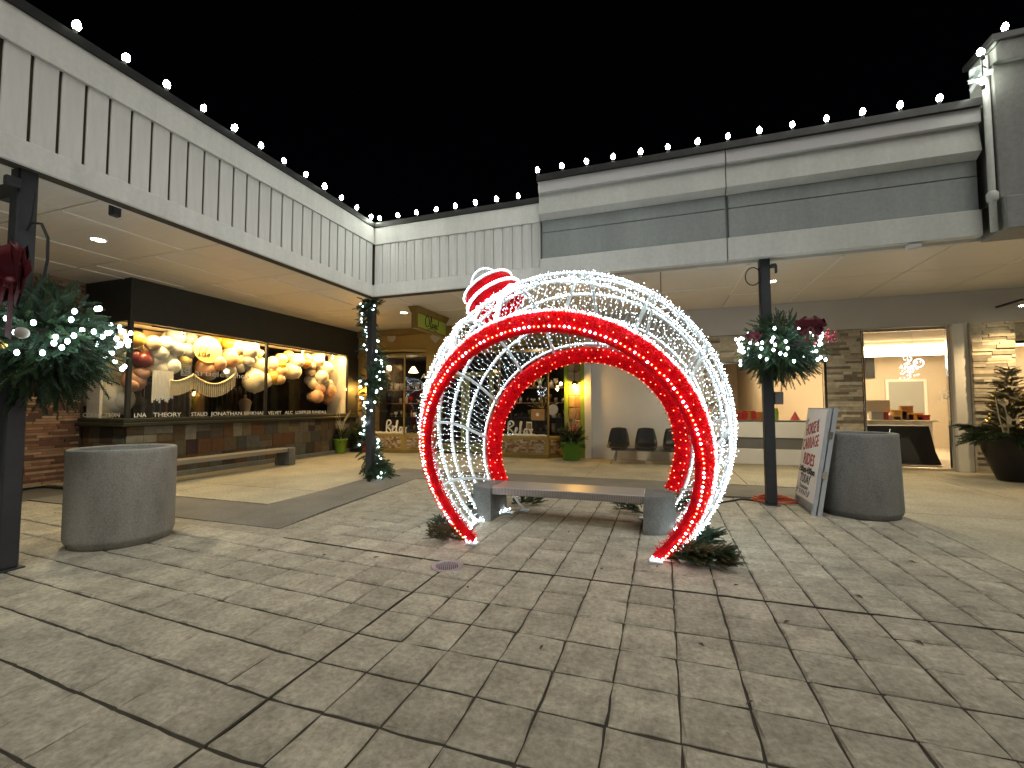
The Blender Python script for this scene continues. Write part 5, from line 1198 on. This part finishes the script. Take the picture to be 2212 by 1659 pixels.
# d runs from the front rim (positive) to the back rim (negative)
D_F, D_FI, D_B, D_BI = .906, 1.057, -.957, -1.125
def plane(s):   # s 0..1 front to back
    return D_F+(D_B-D_F)*s, -.327+(.268+.327)*s, .018+.018*s
def surf(s, t, n=220):
    d, ti, ya = plane(s); c = circ(d, ti, ya, n); i = t*(n-1); k = int(min(i, n-2)); f_ = i-k; return c[k]*(1-f_)+c[k+1]*f_
# red tinsel rims
def rim(name, d0, d1, tilt, yaw, lb, z0=.02):
    n = 160; A = circ(d0, tilt, yaw, n, z0=z0); B = circ(d1, tilt, yaw, n, z0=z0); A2 = OC+(A-OC)*.965; B2 = OC+(B-OC)*.965
    V = np.concatenate([A, B, B2, A2]); Fq = []
    for i in range(n-1):
        for q in range(4): a, b = q*n, ((q+1) % 4)*n; Fq.append((a+i, a+i+1, b+i+1, b+i))
    o = npmesh(name, V, Fq, 'red_tinsel', None, None, True); o['label'] = lb; rel(orn_, o)
    # tinsel strands
    m_ = 8000; t = RNG.random(m_)*(n-1.001); k = t.astype(int); f_ = (t-k)[:, None]; s = RNG.random(m_)[:, None]; PA = A[k]*(1-f_)+A[k+1]*f_; PB = B[k]*(1-f_)+B[k+1]*f_; Pq = PA*(1-s)+PB*s
    nn = (Pq-OC); nn /= np.linalg.norm(nn, axis=1)[:, None]; inward = RNG.random(m_) < .35
    Pq = np.where(inward[:, None], OC+(Pq-OC)*.965, Pq); nn = np.where(inward[:, None], -nn, nn)
    dr = nn+RNG.normal(0, .75, (m_, 3)); dr /= np.linalg.norm(dr, axis=1)[:, None]; sd = np.cross(dr, RNG.normal(0, 1, (m_, 3))); sd /= np.linalg.norm(sd, axis=1)[:, None]; l = RNG.uniform(.025, .065, (m_, 1)); wv = .0024
    V = np.stack([Pq-sd*wv, Pq+sd*wv, Pq+dr*l+sd*wv, Pq+dr*l-sd*wv], 1).reshape(-1, 3); Fq = np.arange(m_*4).reshape(-1, 4)
    o2 = npmesh('tinsel_strands', V, Fq, 'red_strand', o, 'stuff')
    o2.matrix_parent_inverse = o.matrix_world.inverted()
    return o, A, B
rf, fA, fB = rim('front_rim', D_FI, D_F, -.327, .018, 'red tinsel rim with light rows at the front opening')
rb_, bA, bB = rim('back_rim', D_B, D_BI, .268, .036, 'red tinsel rim at the rear opening', .36)
def along(c, sp, jit=0., out=1.0, off=None):
    L_ = np.r_[0, np.cumsum(np.linalg.norm(np.diff(c, axis=0), axis=1))]; s = np.arange(sp/2, L_[-1], sp); Q = np.c_[[np.interp(s, L_, c[:, k]) for k in range(3)]].T
    if jit: Q = Q+RNG.normal(0, jit, Q.shape)
    return OC+(Q-OC)*out
red1 = along(fA, .042, .002, 1.016); sel = RNG.random(len(red1)) < .45
bulbs('rim_bulbs', red1[sel], .0115, 'bulb_rope', rf); bulbs('rim_bulbs', red1[~sel], .0095, 'bulb_red', rf)
red2 = along(fB, .045, .003, 1.016); sel = RNG.random(len(red2)) < .5
bulbs('rim_bulbs', red2[sel], .011, 'bulb_rope', rf); bulbs('rim_bulbs', red2[~sel], .009, 'bulb_red', rf)
mid = along((fA+fB)/2, .11, .014, 1.014); bulbs('rim_bulbs', mid, .006, 'bulb_red', rf)
for c, sp in ((bA, .09), (bB, .09)): bulbs('rim_bulbs', along(c, sp, .006, .962), .0065, 'bulb_red', rb_)
bulbs('rim_bulbs', along((bA+bB)/2, .10, .03, .958), .0065, 'bulb_red', rb_)
# white hoops
NH = 6; WB = []
for k in range(NH+1):
    s = (k+.03)/NH if k < NH else .985; d, ti, ya = plane(s); c = circ(d, ti, ya, 150)
    fr = P(MB().tube(c, .012, 6), 'hoop', 'frame_white', orn_, smooth=True)
    q = along(c, .032, .002, 1.012)
    side = nrm_(ya, ti)*.018
    bulbs('hoop_bulbs', np.concatenate([q+side, q-side]), RNG.uniform(.0048, .0066, 2*len(q)), 'bulb_rope' if k in (0, NH) else 'bulb_cool', orn_)
# cross bars from rim to rim
for t in (.075, .17, .255, .345, .43, .53, .625, .72, .82, .925):
    c = np.array([surf(s, t) for s in np.linspace(0, 1, 16)]); P(MB().tube(OC+(c-OC)*.992, .019, 6), 'cross_bar', 'frame_white', orn_, smooth=True)
    if t in (.345, .43): bulbs('bar_bulbs', np.concatenate([along(c, .03, .006, 1.016), along(c, .03, .006, 1.016)]), .0085, 'bulb_rope', orn_)
# net of light strings between the hoops
ns = 116; V_ = MB(); nb = []
SS = np.linspace(0, 1, 29); HO = [circ(*plane(s), 300) for s in SS]
for k in range(ns):
    t = (k+.5)/ns; ph = random.uniform(0, 6.28); amp = random.uniform(.3, 1); pts = []
    for j, s in enumerate(SS):
        tt = t+(.0018*amp*math.sin(j*math.pi/2+ph)+random.gauss(0, .0006)); i = min(max(tt, 0), .9999)*299; a = int(i); f_ = i-a
        pts.append(HO[j][a]*(1-f_)+HO[j][a+1]*f_)
    pts = np.array(pts); V_.tube(OC+(pts-OC)*(1.004), .0019, 3)
    q = along(pts, .076, .0, 1.0); q = q+RNG.normal(0, .012, q.shape); q = OC+(q-OC)*(1+RNG.uniform(-.012, .022, (len(q), 1))); nb.append(q)
P(V_, 'light_net_wires', 'white_wire', orn_, kind='stuff')
nb = np.concatenate(nb); nb = nb[nb[:, 2] > .03]; bulbs('net_bulbs', nb, RNG.uniform(.0028, .0038, len(nb)), 'bulb_net', orn_)
# feet
bare = circ(D_BI, .268, .036, 150); P(MB().tube(bare, .016, 6), 'hoop', 'frame_white', orn_, smooth=True)
for c in (fA, fB, circ(D_B, .268, .036, 20), bare):
    for q in (c[0], c[-1]): P(MB().bbox(q[0]-.06, q[1]-.05, .001, q[0]+.06, q[1]+.05, .022), 'foot_plate', 'frame_white', orn_)
ft = []
for i in (0, -1):
    for s in np.linspace(0, 1, 60): q = surf(s, 0 if i == 0 else 1); ft.append(q+np.array([random.gauss(0, .012), 0, random.uniform(.0, .05)]))
    for s in np.linspace(0, 1, 14): q = fA[i]*(1-s)+fB[i]*s; ft.append(q+np.array([random.gauss(0, .02), random.gauss(0, .02), random.uniform(.0, .04)]))
bulbs('foot_bulbs', ft, .011, 'bulb_rope', orn_)
for i in (0, -1):
    c = np.array([surf(s, 0 if i == 0 else 1) for s in np.linspace(0, 1, 14)]); P(MB().tube(c, .018, 6), 'floor_rail', 'frame_white', orn_)
# cap
ca = R(32); ad = np.array([-math.sin(ca), .05, math.cos(ca)]); ad /= np.linalg.norm(ad); ex = np.array([math.cos(ca), 0, math.sin(ca)]); ey = np.cross(ad, ex)
def cring(r, h, n=90): a = np.linspace(0, 2*math.pi, n, endpoint=False); return OC+ad*h+r*(np.cos(a)[:, None]*ex+np.sin(a)[:, None]*ey)
def tier(r0, r1, h0, h1, nm):
    n = 64; A, B = cring(r0, h0, n), cring(r1, h1, n); A2, B2 = cring(r0-.02, h0, n), cring(r1-.02, h1, n); V = np.concatenate([A, B, B2, A2]); Fq = []
    for i in range(n):
        for q in range(4): a, b = q*n, ((q+1) % 4)*n; j = (i+1) % n; Fq.append((a+i, a+j, b+j, b+i))
    o = npmesh(nm, V, Fq, 'red_tinsel', None, None, True); rel(orn_, o)
    m_ = 1100; a = RNG.random(m_)*2*math.pi; s = RNG.random((m_, 1)); rd_ = np.cos(a)[:, None]*ex+np.sin(a)[:, None]*ey; Pq = OC+ad*(h0+(h1-h0)*s)+rd_*(r0+(r1-r0)*s); dr = rd_+RNG.normal(0, .7, (m_, 3)); dr /= np.linalg.norm(dr, axis=1)[:, None]; sd = np.cross(dr, RNG.normal(0, 1, (m_, 3))); sd /= np.linalg.norm(sd, axis=1)[:, None]; l = RNG.uniform(.012, .03, (m_, 1)); wv = .0025
    o2 = npmesh('tinsel_strands', np.stack([Pq-sd*wv, Pq+sd*wv, Pq+dr*l+sd*wv, Pq+dr*l-sd*wv], 1).reshape(-1, 3), np.arange(m_*4).reshape(-1, 4), 'red_strand', o, 'stuff'); o2.matrix_parent_inverse = o.matrix_world.inverted()
tier(.335, .35, 1.645, 1.80, 'cap_skirt'); tier(.345, .31, 1.818, 1.95, 'cap_top')
P(MB().add(cring(.295, 1.945, 40), [tuple(range(40))]), 'cap_lid', 'frame_white', orn_)
for r, h, n in ((.355, 1.81, 80), (.35, 1.798, 80), (.32, 1.96, 72), (.24, 1.965, 52), (.34, 1.645, 70)):
    P(MB().tube(cring(r, h, 48), .012, 6, True), 'rope_light', 'frame_white', orn_); bulbs('cap_bulbs', cring(r+.012, h+.006, n), .0105, 'bulb_rope', orn_)
a = np.linspace(0, math.pi, 30); lp = OC+ad*1.955+.20*np.cos(a)[:, None]*ex+.27*np.sin(a)[:, None]*ad
P(MB().tube(lp, .012, 6), 'hanger_loop', 'frame_white', orn_); bulbs('loop_bulbs', along(lp, .03, 0, 1.008), .0105, 'bulb_rope', orn_)
